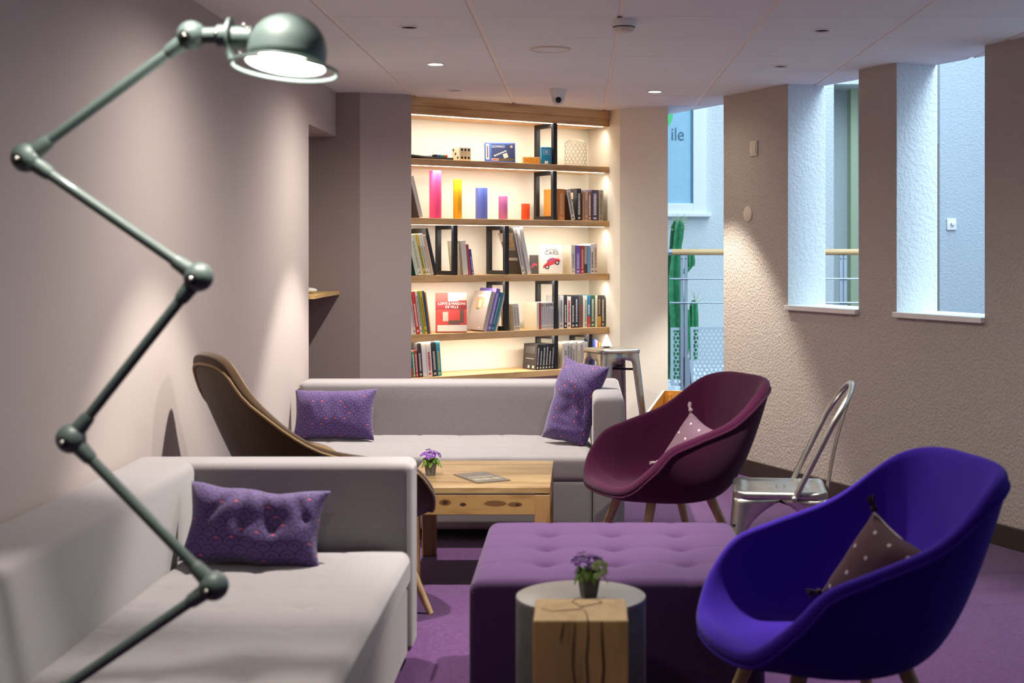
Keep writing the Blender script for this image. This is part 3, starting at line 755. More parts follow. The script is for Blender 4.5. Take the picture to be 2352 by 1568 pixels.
for i in range(6):
    o = book(1243.3+5*i, 1248+5*i, S4, .180, .15, '#e8e3d8', 'white series paperback with a small %s mark at its spine head' % wds[i], 0, title='#a09aa8', group=gp)
    g = G(); g.bb((.003, -.0026, .155), (.0125, -.0012, .172)); g.build('spine_mark', cmat(tops[i]), o, smooth=False)
RG = [(1284, 1294.5, '#d8d6d6', '#8a8a90', None, 'light grey broad paperback, first after the black frame, fourth shelf'),
      (1295.3, 1302, BK, '#e0dcd4', None, 'black paperback with white title beside the light grey one'),
      (1302.6, 1311.5, '#e6e2dc', '#c03a44', None, 'white paperback with red spine title, fourth shelf'),
      (1312.2, 1320, '#27262a', '#d8d4cc', None, 'black paperback following the one with red title'),
      (1320.5, 1328, '#2c3240', '#c8d0dc', None, 'blue black paperback in the long fourth shelf row'),
      (1328.6, 1338.2, '#54504e', '#a8403c', None, 'charcoal thick paperback with faint red title, fourth shelf'),
      (1338.8, 1342, '#e4dfd6', None, None, 'very thin white paperback beside the charcoal one'),
      (1342.4, 1348.2, '#e6e2d4', '#5a8a4a', None, 'white paperback with green emblem, fourth shelf'),
      (1348.8, 1356, '#2f78ac', '#e0e8ec', '#c4403c', 'blue paperback with red lower half, fourth shelf'),
      (1356.5, 1366.3, '#2f5a40', '#c8d4c0', None, 'dark green thick paperback near the pier, fourth shelf'),
      (1366.8, 1372.5, '#e2dccc', None, None, 'cream paperback beside the dark green one, fourth shelf'),
      (1373, 1380.2, '#4a4644', '#b89a5a', '#d8a22c', 'dark grey paperback with yellow foot, fourth shelf'),
      (1380.8, 1389, '#4d4648', '#cfc8c4', None, 'dark grey paperback ending the row at the pier, fourth shelf')]
rr_ = random.Random(2)
for p0_, p1_, c, ti, bn, lb in RG: book(p0_, p1_, S4, .218+rr_.uniform(-.004, .006), .15, c, lb, 0, title=ti, band=bn, group=gp, b=.05)
gp = 'books on the bottom shelf'
for p0_, p1_, h, c, ti, bn, lb in [
    (944, 949, .165, '#4458a8', None, RD, 'short blue book with red foot at the taupe wall, bottom shelf'),
    (949.5, 955, .168, '#4f9a62', '#d8e4d0', None, 'short green book second from the taupe wall, bottom shelf'),
    (955.5, 961.5, .170, '#b83a44', '#f0d0d0', None, 'short red book third from the taupe wall, bottom shelf'),
    (962.5, 971.5, .215, '#3d3836', '#d0ccc8', None, 'charcoal book with white title on the bottom shelf'),
    (972.2, 982, .218, '#e9e6e0', None, None, 'plain white thick book on the bottom shelf'),
    (982.5, 994, .22, '#e8e2da', '#c23a3a', None, 'white book with a red emblem on the bottom shelf'),
    (994.6, 1005, .222, '#3a3636', '#d8d0cc', None, 'charcoal book next to the teal one, bottom shelf'),
    (1005.6, 1015, .225, '#3f9aa8', '#d8d060', None, 'teal book with yellow lettering ending the group, bottom shelf')]:
    book(p0_, p1_, S5, h, .16, c, lb, -4.5, title=ti, band=bn, group=gp)
ords = ['first, showing its cover', 'second', 'third', 'fourth', 'fifth', 'sixth and last']
for i in range(6):
    book(1231+6.8*i, 1237.3+6.8*i, S5, .172, .16, ['#2c2a2b', '#2c2a2b', '#33423f', '#2c2a2b', '#2c2a2b', '#2c2a2b'][i], 'black matching paperback, %s in the leaning set of six, bottom shelf' % ords[i], 4.5, title='#d8d4cc',
         group=gp, art=[(.15, .85, .62, .9, '#4a4848'), (.2, .8, .4, .44, '#8a8684'), (.15, .3, .05, .15, '#cfcac4'), (.5, .62, .05, .15, '#cfcac4')] if i == 0 else None)
mg = [('#e9dfc8', None, 'cream'), ('#e6e2da', '#5a4a44', 'white'), ('#dcd8d0', '#5a5a60', 'pale grey'), ('#d0ccc4', '#4a4a4e', 'mid grey'), ('#ebe5d8', '#8a4a44', 'ivory'),
      ('#e8e4d4', '#6a8a5a', 'green tinted white'), ('#ece8dc', '#c8a04a', 'gold lettered'), ('#e4e0d4', '#7a7a88', 'grey lettered'), ('#eae4da', '#4a6aa8', 'blue lettered'), ('#e8e4da', None, 'blank spined')]
for i, (c, ti, nm) in enumerate(mg):
    book(1291+6*i, 1296.4+6*i, S5, .17+.004*(i % 3), .15, c, '%s magazine in the pale row behind the metal bar stool, bottom shelf' % nm, 0, title=ti, group=gp, name='magazine', cat='magazine', cover='#e4d8bc' if i == 0 else None)
for i, (c, nm) in enumerate((('#4a5aa8', 'blue'), ('#d8dce4', 'white'), ('#c84a4a', 'red'), ('#e0a83a', 'amber'))):
    book(1363+3.6*i, 1366.2+3.6*i, S5, .185-.008*i, .12, c, 'thin %s booklet at the pier end of the bottom shelf' % nm, 3, group=gp, name='booklet', b=.08)

# --- objects on the top shelves
S1 = ZS[0]
def on_shelf(px, b, z): return bc(apx(px, b), b, z+.0006)
t = thing('slate_board', 'dark slate board lying on the top shelf at the taupe wall', 'board', on_shelf(982, .09, S1), BANG)
g = G(); g.rbox((-.2, -.06, 0), (.16, .13, .016), .006, (6, 4, 1), disp=lambda p: (p.x, p.y, p.z+.014*max(0, -p.x)/.2)); g.build('slab', cmat('#3a3c40', .5), t)
for i, (c, nm) in enumerate((('#22262c', 'black'), ('#3a6ad0', 'blue'), ('#2f9a5a', 'green'), ('#d84a3a', 'red'))):
    p = on_shelf(1003+7.5*i, .035+.004*i, S1+.017)
    m_ = thing('marker_pen', '%s capped marker pen lying on the slate board' % nm, 'pen', p+Vector((0, 0, .007)), BANG+rad(25+6*i), 'marker pens on the slate board')
    g = G(); g.tube([(-.012, .02, 0), (-.008, .085, 0)], .0065, 10); g.build('barrel', cmat('#e4e2dc'), m_)
    g = G(); g.tube([(-.0135, -.010, 0), (-.012, .022, 0)], .0078, 12); g.build('cap', cmat(c), m_)
t = thing('large_die', 'big cream die with black pips on the top shelf', 'die', on_shelf(1060, .10, S1), rad(38))
g = G(); g.rbox((-.046, -.046, 0), (.046, .046, .092), .007, (2, 2, 2)); g.build('cube_body', cmat('#e2d8bc', .5), t)
g = G()
def pip(T): g.lathe([(.0085, -.001), (.0085, .001), (.006, .0016), (.0001, .0017)], 14, T=T)
for u in (-.026, 0, .026):
    for v in (.02, .072): pip(TR((u, -.0462, v), rx=rad(90)))
for u, v in ((.026, .072), (0, .046), (-.026, .02)): pip(TR((-.0462, u, v), ry=rad(-90)))
g.build('pips', 'black', t)
t = thing('domino_box', 'blue dominoes game box standing on the top shelf', 'game box', on_shelf(1149, .09, S1+.0037), rad(12))
t.rotation_euler = (rad(-6), 0, rad(10))
g = G(); g.rbox((-.102, 0, 0), (.102, .035, .132), .002, (1, 1, 1)); g.build('carton', cmat('#4a66b8'), t)
g = G(); mats = [cmat('#39456e'), cmat('#e8e4da'), cmat('#c8a878'), cmat('#6a5a3e'), cmat('#d0a88a'), cmat('#b84a4a')]
g.bb((-.058, -.0008, .01), (.094, .0003, .122), 0); g.bb((-.094, -.0008, .02), (-.074, .0003, .122), 1); g.bb((-.089, -.0012, .03), (-.079, .0003, .11), 3)
for i in range(6): g.box((-.035+.014*i, -.001, .045+.006*i), (.013, .001, .008), 1)
g.box((.036, -.001, .045), (.03, .001, .03), 1, TR((.036, 0, .045), ry=rad(-20)) @ Matrix.Translation((-.036, 0, -.045)))
g.bb((-.055, -.001, .011), (.092, .0002, .026), 3); g.bb((-.056, -.0014, .012), (-.012, .0002, .026), 1); g.bb((-.053, -.0018, .015), (-.015, .0002, .023), 5)
g.lathe([(.009, 0), (.009, .001)], 20, 4, TR((.076, 0, .106), rx=rad(90)))
g.build('cover_picture', mats, t, smooth=False)
text_obj('cover_lettering', 'DOMINO', .022, cmat('#c8ccd8'), t, (-.012, -.0014, .105), (rad(90), 0, 0), xs=.95)
t = thing('wooden_game_box', 'small honey wood box on the top shelf before the black frame', 'box', on_shelf(1222, .06, S1), rad(15))
g = G(); g.rbox((-.055, 0, 0), (.055, .05, .044), .002, (1, 1, 1)); g.build('body', 'amber_ply', t)
g = G(); g.bb((-.052, .002, .044), (.052, .048, .0475)); g.build('lid', 'birch', t, smooth=False)
g = G(); g.lathe([(.003, -.001), (.003, .001)], 12, T=TR((-.033, 0, .024), rx=rad(90))); g.build('peg_hole', 'black', t)
t = thing('card_box', 'bright blue upright card box beside the small wooden box', 'box', on_shelf(1255, .03, S1), rad(14))
g = G(); g.rbox((-.034, 0, 0), (.034, .045, .116), .002, (1, 1, 1)); g.build('carton', cmat('#1f86b8'), t)
g = G(); mats = [cmat('#cfe8f2'), cmat('#e8eef0')]
for lo, hi in (((-.020, .066), (.020, .068)), ((-.020, .096), (.020, .098)), ((-.021, .066), (-.019, .098)), ((.019, .066), (.021, .098))): g.bb((lo[0], -.0008, lo[1]), (hi[0], .0002, hi[1]), 0)
g.bb((-.010, -.0008, .075), (.010, .0002, .079), 0); g.bb((-.010, -.0008, .083), (.010, .0002, .089), 0); g.bb((-.012, -.0008, .004), (.012, .0002, .022), 1)
g.build('printed_panel', mats, t, smooth=False)
# chicken wire cloche
t = thing('wire_cloche', 'dome shaped chicken wire cloche at the pier end of the top shelf', 'wire cloche', on_shelf(1322, .12, S1))
def dome(u, v):
    # u angle turns, v 0..1 up
    H = .185; R = .076; s_ = v*1.18
    if s_ < .82: z = s_*H; r = R
    else:
        q = (s_-.82)/.36*PI/2; z = H*.82+.030*math.sin(q); r = R-.042*(1-math.cos(q))
    return Vector((r*math.cos(2*PI*u), r*math.sin(2*PI*u), z))
g = G(); NU, NV = 16, 9
for j in range(NV):
    for i in range(NU):
        o_ = .5 if j % 2 else 0; v0 = j/NV; dv = 1/NV
        A = dome((i+o_)/NU, v0+dv*.0); B = dome((i+o_)/NU, v0+dv*.42); C = dome((i+o_+.5)/NU, v0+dv); D = dome((i+o_-.5)/NU, v0+dv)
        for p, q in ((A, B), (B, C), (B, D)): g.tube([p, q], .0011, 4)
g.build('mesh_wire', cmat('#8a826e', .4), t)
g = G()
for R_, z in ((.0765, .002), (.034, .183)): g.tube([(R_*math.cos(2*PI*i/32), R_*math.sin(2*PI*i/32), z) for i in range(32)], .002, 6, closed=True)
g.build('rim_wire', cmat('#9a927c', .35), t)
g = G(); g.lathe([(.036, .180), (.03, .186), (.0001, .188)], 28, cap=False); g.build('cap_disc', 'chrome', t)
# coloured cylinders
for px, wpx, y0, c, nm in ((1000, 28, 392, '#e0467e', 'tallest, hot pink'), (1051, 20.5, 412, '#f0b81c', 'second tallest, yellow'), (1106, 28, 432, '#5a6cc0', 'middle, periwinkle blue'), (1155.5, 21, 451, '#cc74b4', 'second shortest, mauve'), (1207, 20, 468, '#ee5420', 'shortest, orange')):
    a = apx(px, .1); Y = yloc(a, .1); r = wpx*Y/FPX/2; yb = 576-(S2-EYE)*FPX/Y; h = (yb-y0)*Y/FPX
    g = G(); g.lathe([(r*.9, 0), (r, .004), (r, h-.003), (r*.98, h), (r*.88, h), (r*.88, .02), (.0001, .02)], 40)
    tag(g.build('cylinder_vase', cmat(c, .35), loc=bc(a, .1, S2+.0006)), '%s of the five coloured cylinder vases on the second shelf' % nm, 'vase', 'coloured cylinder vases')

# ================================================================== ALCOVE SHELF
g = G(); g.bb((-2.15, 7.845, 1.103), (-1.475, 8.70, 1.125))
tag(g.build('alcove_shelf', 'birch', smooth=False, bevel=.002), 'pale wood shelf board set in the wall alcove', 'shelf')
g = G(); g.sphere((0, 0, .017), 1, 28, sc=(.055, .04, .017))
tag(g.build('white_gadget', 'white', loc=(-1.575, 8.2, 1.1255)), 'smooth white oval gadget lying on the alcove shelf', 'gadget')

# ================================================================== SOFAS
def sofa(label, loc, rz, W_, D, arm=.15, back=.22, sh=.40, bh=.68):
    t = thing('sofa', label, 'sofa', loc, rz, 'grey felt sofas')
    r = .035
    def tuft(p):
        x, y, z = p
        if z > sh-.06 and y < D-back:
            k = .215; d = 0
            gx = abs((x/k) % 1-.5)*k*0+abs(((x/k+.5) % 1)-.5)*k; gy = abs(((y/k+.5) % 1)-.5)*k
            if .05 < x < W_-arm-.05 and y > .06:
                d -= .0035*math.exp(-(gx/.010)**2)+.0035*math.exp(-(gy/.010)**2)
                d -= .007*math.exp(-((gx*gx+gy*gy)/.03**2))
            w_ = min(1, max(0, (z-(sh-.05))/.05)); return (x, y, z+d*w_+.004*noise.noise((x*5, y*5, 3)))
        return p
    g = G(); g.rbox((0.005, 0.012, .055), (W_-arm-.004, D-.02, sh-.115), .02, (8, 6, 3)); g.build('base', 'sofa', t)
    g = G(); g.rbox((0.004, 0, sh-.118), (W_-arm-.003, D-back+.01, sh), r, (int(W_/.02), int(D/.025), 3), disp=tuft); g.build('seat_cushion', 'sofa', t)
    def puff(p): return p
    g = G(); g.rbox((0, D-back, .055), (W_-arm+.06, D-.003, bh-.0015), .032, (10, 3, 8)); g.build('backrest', 'sofa', t)
    g = G(); g.rbox((W_-arm, 0.0, .055), (W_, D-.002, bh), .03, (3, 10, 8)); a = g.build('armrest', 'sofa', t)
    # welt seam round the arm's front face and along the top edges
    g = G(); q = .022; z1 = bh-.006; pts = [(W_-arm+.004, .016, .08), (W_-arm+.004, .016, z1-.03), (W_-arm+.014, .016, z1-.008), (W_-arm+.035, .016, z1), (W_-.035, .016, z1), (W_-.014, .016, z1-.008), (W_-.004, .016, z1-.03), (W_-.004, .016, .08)]
    g.tube(pts, .0028, 6); g.build('piping', 'sofa', a)
    for x in (.12, W_-.1):
        for y in (.12, D-.12):
            g = G(); g.bb((x-.03, y-.03, 0), (x+.03, y+.03, .056)); g.build('foot', 'black', t, smooth=False)
    return t
sofa('grey felt sofa against the far end below the bookcase', (-1.493, 6.69, 0), 0, 1.70, 1.05)
sofa('grey felt sofa along the taupe wall behind the jointed lamp', (-.55, 3.02, 0), rad(90), 1.78, .943, arm=.17, back=.235)

def pillow(name, label, w_, h_, t_, m, loc, rot, wr_=0, seed=0, pull=.07, nx=36, ny=26, group=None, crease=None):
    g = G(); V = []; F = []; UV = []
    for side in (1, -1):
        for j in range(ny+1):
            for i in range(nx+1):
                u = 2*i/nx-1; v = 2*j/ny-1
                e = (1-abs(u)**2.6)*(1-abs(v)**2.6); puff = max(0, e)**.55
                x = u*w_/2*(1-pull*(1-abs(u)**1.2*0)*(1-v*v)*abs(u)**3); y = v*h_/2*(1-pull*(1-u*u)*abs(v)**3)
                z = side*(t_/2*puff+.0015)
                if wr_:
                    n_ = noise.noise((x*7+seed, y*7, side*2.0+seed)); n2 = noise.noise((x*16+seed, y*5, seed+9))
                    z += side*wr_*t_*(n_*.5+.35*abs(n2))*puff
                    x += wr_*.03*noise.noise((y*9, seed, 1)); y += wr_*.05*noise.noise((x*8, seed, 5))
                if crease:
                    for (a, b, c_, d_, dep) in crease:
                        A = Vector((a, b)); B = Vector((c_, d_)); P = Vector((x, y)); ab = B-A; k = max(0, min(1, (P-A).dot(ab)/ab.length_squared))
                        dd = (P-(A+ab*k)).length; z -= side*dep*math.exp(-(dd/.014)**2)*puff
                V.append((x, y, z)); UV.append(((u+1)/2, (v+1)/2))
        o_ = 0 if side > 0 else (nx+1)*(ny+1)
        for j in range(ny):
            for i in range(nx):
                a = o_+j*(nx+1)+i; q = (a, a+1, a+nx+2, a+nx+1); F.append(q if side > 0 else q[::-1])
    # stitch the rim
    N = (nx+1)*(ny+1)
    rim = [i for i in range(nx+1)]+[j*(nx+1)+nx for j in range(1, ny+1)]+[ny*(nx+1)+i for i in range(nx-1, -1, -1)]+[j*(nx+1) for j in range(ny-1, 0, -1)]
    for k in range(len(rim)): a, b = rim[k], rim[(k+1) % len(rim)]; F.append((b, a, a+N, b+N))
    g.add(V, F); g.uv = UV
    o = g.build(name, m, loc=loc, rot=rot, angle=80)
    return tag(o, label, 'cushion', group)
def pose(yaw, lean, roll): return (Matrix.Rotation(rad(yaw), 4, 'Z') @ Matrix.Rotation(rad(90-lean), 4, 'X') @ Matrix.Rotation(rad(roll), 4, 'Z')).to_euler()
gp = 'purple scallop print cushions'
# local x = width, y = height, z = front; rot x 90 stands it up facing -Y
pillow('cushion', 'purple scallop print cushion lying sideways against the far sofa back by the wall', .43, .265, .13, 'cush', (-1.265, 7.30, .528), pose(-6, 16, 1), .25, 1, group=gp)
pillow('cushion', 'purple scallop print cushion standing on end against the far sofa arm', .43, .265, .13, 'cush', (-.030, 7.17, .607), pose(-30, 14, 80), .3, 4, group=gp, crease=[(-.1, -.1, .02, -.06, .02)])
pillow('cushion', 'crumpled purple scallop print cushion on the sofa beside the lamp', .44, .25, .15, 'cush', (-1.015, 4.43, .512), pose(2, 22, -4), .32, 12, .1, group=gp,
       crease=[(-.03, .12, -.035, -.12, .014), (.0, .12, .07, -.02, .010), (.10, .13, .16, .02, .018), (-.13, .02, -.05, .09, .009), (.04, -.12, .13, -.08, .010), (.16, .02, .14, -.1, .009)])

# ================================================================== LOUNGE CHAIRS
def interp(tab, x, xsn):
    for i in range(len(xsn)-1):
        if xsn[i] <= x <= xsn[i+1]:
            p1, p2 = tab[i], tab[i+1]; p0_ = tab[i-1] if i else None; p3 = tab[i+2] if i+2 < len(tab) else None
            h = xsn[i+1]-xsn[i]; tt = (x-xsn[i])/h
            m1 = (p2-p0_)/(xsn[i+1]-xsn[i-1])*h if p0_ is not None else 0
            m2 = (p3-p1)/(xsn[i+2]-xsn[i])*h if p3 is not None else 0
            t2, t3 = tt*tt, tt**3
            return (2*t3-3*t2+1)*p1+(t3-2*t2+tt)*m1+(-2*t3+3*t2)*p2+(t3-t2)*m2
    return tab[-1]
AN = [0, 25, 50, 75, 100, 120, 140, 160, 180]
LOW = dict(x=[0, .19, .295, .335, .345, .34, .315, .21, 0], y=[-.41, -.395, -.315, -.14, .07, .19, .28, .35, .37], z=[.825, .822, .785, .665, .60, .565, .49, .415, .405])
HIGH = dict(x=[0, .14, .205, .28, .34, .34, .315, .21, 0], y=[-.57, -.55, -.45, -.24, .04, .18, .28, .35, .37], z=[1.0, .975, .825, .665, .60, .565, .49, .415, .405])
def lounge(label, loc, facing, felt, tab, pipe=None, high=False):
    fx, fy = facing; SXc, SYc = .89, .86; t = thing('lounge_chair', label, 'armchair', loc, math.atan2(-fx, fy), 'upholstered shell lounge chairs')
    NA, NS = 72, 16; V = []; F = []; rim = []; inner = []
    for i in range(NA):
        a = 360*i/NA; h = a if a <= 180 else 360-a; sg = 1 if a <= 180 else -1
        x = sg*max(0, interp(tab['x'], h, AN))*SXc; y = interp(tab['y'], h, AN)*SYc; z = interp(tab['z'], h, AN)
        R = Vector((x, y, z)); rim.append(R)
        ph = rad(a); B = Vector((.295*SXc*math.sin(ph), .035-(.285 if math.cos(ph) > 0 else .225)*SYc*math.cos(ph), .378)); C = Vector((0, .05, .372))
        for k in range(1, NS+1):
            s_ = k/NS
            if s_ < .42: p = C.lerp(C.lerp(B, .80), s_/.42)
            else:
                q = (s_-.42)/.58; P0 = C.lerp(B, .80); P1 = C.lerp(B, 1.17); P1.z = .368
                p = P0*(1-q)**2+P1*2*q*(1-q)+R*q*q
            V.append(p)
    V.append(Vector((0, .05, .372))); ce = len(V)-1
    for i in range(NA):
        j = (i+1) % NA; F.append((ce, j*NS, i*NS))
        for k in range(NS-1): F.append((i*NS+k, j*NS+k, j*NS+k+1, i*NS+k+1))
    # own thickness: offset along vertex normals, closed by a rounded rim
    me = bpy.data.meshes.new('tmp'); me.from_pydata([tuple(v) for v in V], [], F); me.update()
    nr = [Vector(v.normal) for v in me.vertices]
    sgn = -1 if nr[ce].z > 0 else 1
    bpy.data.meshes.remove(me)
    TK = .042; n0 = len(V)
    OV = [v+n*sgn*TK for v, n in zip(V, nr)]
    g = G(); VV = V+OV; FF = list(F)+[tuple(n0+q for q in f[::-1]) for f in F]
    rimv = []
    for i in range(NA):
        a, b = V[i*NS+NS-1], OV[i*NS+NS-1]; up = (V[i*NS+NS-1]-V[i*NS+NS-2]).normalized()
        mids = []
        for q in (PI*.25, PI*.5, PI*.75):
            mids.append((a+b)/2+(a-b)/2*math.cos(q)+up*TK*.42*math.sin(q))
        rimv.append(mids)
    o_ = len(VV)
    for m_ in rimv: VV += m_
    for i in range(NA):
        j = (i+1) % NA
        ci = [i*NS+NS-1, o_+3*i, o_+3*i+1, o_+3*i+2, n0+i*NS+NS-1]; cj = [j*NS+NS-1, o_+3*j, o_+3*j+1, o_+3*j+2, n0+j*NS+NS-1]
        for k in range(4): FF.append((ci[k], cj[k], cj[k+1], ci[k+1]))
    g.add(VV, FF); g.m = [1 if (max(f) < n0 or (max(f) >= o_ and min(f) < n0)) else 0 for f in FF] if pipe else g.m
    sh = g.build('shell', [felt, pipe or felt], t, sub=1, angle=180)
    g = G(); g.tube([OV[i*NS+NS-1]*.86+OV[i*NS+NS-2]*.14+nr[i*NS+NS-1]*sgn*.002 for i in range(NA)], .005, 8, closed=True); g.build('piping', pipe or felt, sh)
    for sx in (-1, 1):
        for y0, y1 in ((-.11, -.24), (.16, .27)):
            g = G(); g.tube([(sx*.15, y0, .343), (sx*.25, y1, 0)], [.021, .012], 16); g.build('leg', 'oak_z', t)
    return t
lounge('bright blue violet felt lounge chair beside the purple ottoman', (.66, 3.66, 0), (-.975, -.22), 'felt_blue', LOW)
lounge('burgundy felt lounge chair at the end of the far sofa', (.38, 6.05, 0), (-.92, -.39), 'felt_burgundy', LOW)
lounge('brown high back lounge chair turned away behind the sofa arm', (-.935, 5.40, 0), (.78, .62), 'felt_brown', HIGH, 'piping_tan')

def small_cushion(label, m, tas, pipe, loc, rot, s=.255):
    t = thing('small_cushion', label, 'cushion', loc, group='small dotted cushions', rot=rot)
    o = pillow('cover', '', s, s, .085, m, (0, 0, 0), (0, 0, 0), .2, 3, .05, 24, 24)
    for k in ('label', 'category'): del o[k]
    o.parent = t
    if pipe:
        g = G(); h = s/2*.97; g.tube([(-h, h, 0), (-h*.5, h*.955, 0), (0, h*.945, 0), (h*.5, h*.955, 0), (h, h, 0)], .0045, 8); g.build('piping', pipe, o)
    for sx in (-1, 1):
        for sy in (-1, 1):
            g = G(); p = Vector((sx*s/2*.985, sy*s/2*.985, 0)); d = Vector((sx, sy, 0)).normalized()
            g.sphere(p+d*.010, .010, 12)
            for k in range(7):
                q = Vector((random.uniform(-.6, .6), random.uniform(-.6, .6), random.uniform(-.5, .8))); e = (d+q*.7).normalized()
                g.tube([p+d*.012, p+d*.012+e*.016+Vector((0, 0, .004)), p+d*.016+e*.032], [.004, .0035, .002], 6)
            g.build('tassel', tas, t)
    return t

# ================================================================== OTTOMAN, TABLES
def tuft_o(p):
    x, y, z = p
    if z > .36:
        d = 0
        for i in (-1, 0, 1):
            for j in (-1, 0, 1):
                dx, dy = x-i*.205, y-j*.215; rr = math.hypot(dx, dy)
                d -= .020*math.exp(-(rr/.022)**2)+.012*math.exp(-(rr/.06)**2)
        for j in (-1, 0, 1): d -= .004*math.exp(-((y-j*.215)/.014)**2)
        for i in (-1, 0, 1): d -= .0025*math.exp(-((x-i*.205)/.014)**2)
        w_ = min(1, max(0, (z-.36)/.06)); e = min(1, (.41-abs(x))/.1)*min(1, (.44-abs(y))/.1)
        return (x, y, z+w_*(d+.008*max(0, e)))
    return p
t = thing('ottoman', 'large square purple felt ottoman with a button tufted top', 'ottoman', (.102, 4.40, 0))
g = G(); g.rbox((-.415, -.44, .03), (.415, .44, .45), .035, (60, 60, 5), disp=tuft_o); b = g.build('upholstered_block', 'felt_purple', t)
g = G(); g.tube([(-.405, -.432, .416), (.405, -.432, .416)], .003, 6); g.build('welt', 'felt_purple', b)
for i in (-1, 0, 1):
    for j in (-1, 0, 1):
        g = G(); g.sphere((i*.205, j*.215, .430), .011, 12, sc=(1, 1, .5)); g.build('button', 'felt_purple', t)
for sx in (-1, 1):
    for sy in (-1, 1):
        g = G(); g.bb((sx*.36-.025, sy*.38-.025, 0), (sx*.36+.025, sy*.38+.025, .04)); g.build('foot', 'black', t, smooth=False)
t = thing('drum_side_table', 'round concrete drum table carrying a potted primula', 'side table', (0, 3.60, 0))
g = G(); g.lathe([(.155, 0), (.163, .006), (.1645, .02), (.1645, .485), (.1635, .4885)], 64); g.build('drum', 'concrete', t)
g = G(); g.lathe([(.1635, .488), (.1645, .492), (.1640, .4985), (.160, .5), (.0001, .5)], 64); g.build('top', 'concrete_top', t)
rs = random.Random(4)
def lump(p): return (p.x+.0025*noise.noise((p.x*9, p.y*9, p.z*3)), p.y+.0025*noise.noise((p.y*9, p.z*3, p.x*9)), p.z)
t = thing('stump_stool', 'squared solid wood block stool with cracked grain', 'stool', (0.0, 3.255, 0))
g = G(); g.rbox((-.105, -.10, 0), (.105, .10, .55), .004, (8, 8, 16), disp=lump); b = g.build('block', 'stump', t)
g = G()
def crack(pts, y): 
    g.tube([(x, y, z) for x, z in pts], [.0009]+[.0022]*(len(pts)-2)+[.0006], 5)
crack([(.016, .549), (.016, .51), (.012, .47), (.016, .40), (.012, .33), (.018, .25)], -.1004)
crack([(-.012, .545), (-.016, .50), (-.018, .45), (-.012, .40), (-.004, .35), (-.006, .26)], -.1004)
crack([(.046, .548), (.047, .50), (.05, .45), (.044, .38), (.038, .30)], -.1004)
crack([(-.038, .545), (-.042, .52), (-.046, .50)], -.1004)
for q in ([(.016, -.1, .5503), (.012, -.03, .5503), (.0, .02, .5503)], [(.0, .02, .5503), (.05, .06, .5503), (.035, .095, .5503)], [(.0, .0, .5503), (-.06, -.02, .5503), (-.09, .0, .5503)], [(.0, .02, .5503), (-.02, .07, .5503), (-.01, .095, .5503)]):
    g.tube(q, [.0016, .0012, .0005], 5)
g.build('crack', cmat('#4c3518', .9), b)

CT = .42
t = thing('coffee_table', 'low rustic wooden coffee table in front of the far sofa', 'table', (0, 0, 0))
x0, x1, y0, y1 = -.715, -.123, 5.72, 6.45
t.location = ((x0+x1)/2, (y0+y1)/2, 0); hx_, hy_ = (x1-x0)/2, (y1-y0)/2
g = G(); g.bb((-hx_, -hy_, CT-.027), (hx_, hy_, CT)); g.build('tabletop', 'table', t, smooth=False, bevel=.003)
for sy in (-1, 1):
    g = G(); g.bb((-hx_+.06, sy*(hy_-.013)-.011, CT-.112), (hx_-.06, sy*(hy_-.013)+.011, CT-.032))
    yk = sy*(hy_-.013)+sy*.0111
    for kx, kz, rx_, rz_, mi in ((-.127, CT-.062, .011, .008, 2), (-.127, CT-.062, .024, .013, 1), (-.055, CT-.070, .013, .007, 2), (.075, CT-.066, .045, .012, 1), (.155, CT-.070, .03, .010, 1), (.165, CT-.071, .010, .005, 2)):
        yy = yk+sy*(.0002 if mi == 2 else 0)
        g.add([(kx+rx_*math.cos(q*PI/12)*(1+.15*math.sin(3*q)), yy, kz+rz_*math.sin(q*PI/12)) for q in range(24)], [tuple(range(24))], mi)
    g.build('apron', ['table_knot', cmat('#5c3d1e'), cmat('#2e1a0c')], t, smooth=False, bevel=.002)
for sx in (-1, 1):
    g = G(); g.bb((sx*(hx_-.013)-.011, -hy_+.06, CT-.112), (sx*(hx_-.013)+.011, hy_-.06, CT-.032)); g.build('apron', 'table_knot', t, smooth=False, bevel=.002)
    for sy in (-1, 1):
        g = G(); cx, cy = sx*(hx_-.032), sy*(hy_-.032); g.bb((cx-.031, cy-.031, 0), (cx+.031, cy+.031, CT-.031)); g.build('leg', 'table_z', t, smooth=False, bevel=.003)
t = thing('leaflet', 'grey printed leaflet lying on the coffee table', 'leaflet', (-.415, 5.955, CT+.0005), rad(-62))
g = G(); g.bb((-.125, -.075, 0), (.125, .075, .0035)); g.build('sheets', cmat('#5a554e', .4), t, smooth=False)
g = G(); 
for i in range(9): g.bb((-.02-.0, -.055+.012*i, .0034), (.004+.004*(i % 2), -.046+.012*i, .0040))
for i in range(3): g.bb((.035, -.06+.042*i, .0034), (.075, -.026+.042*i, .0040))
g.build('printing', cmat('#8c8672', .5), t, smooth=False)

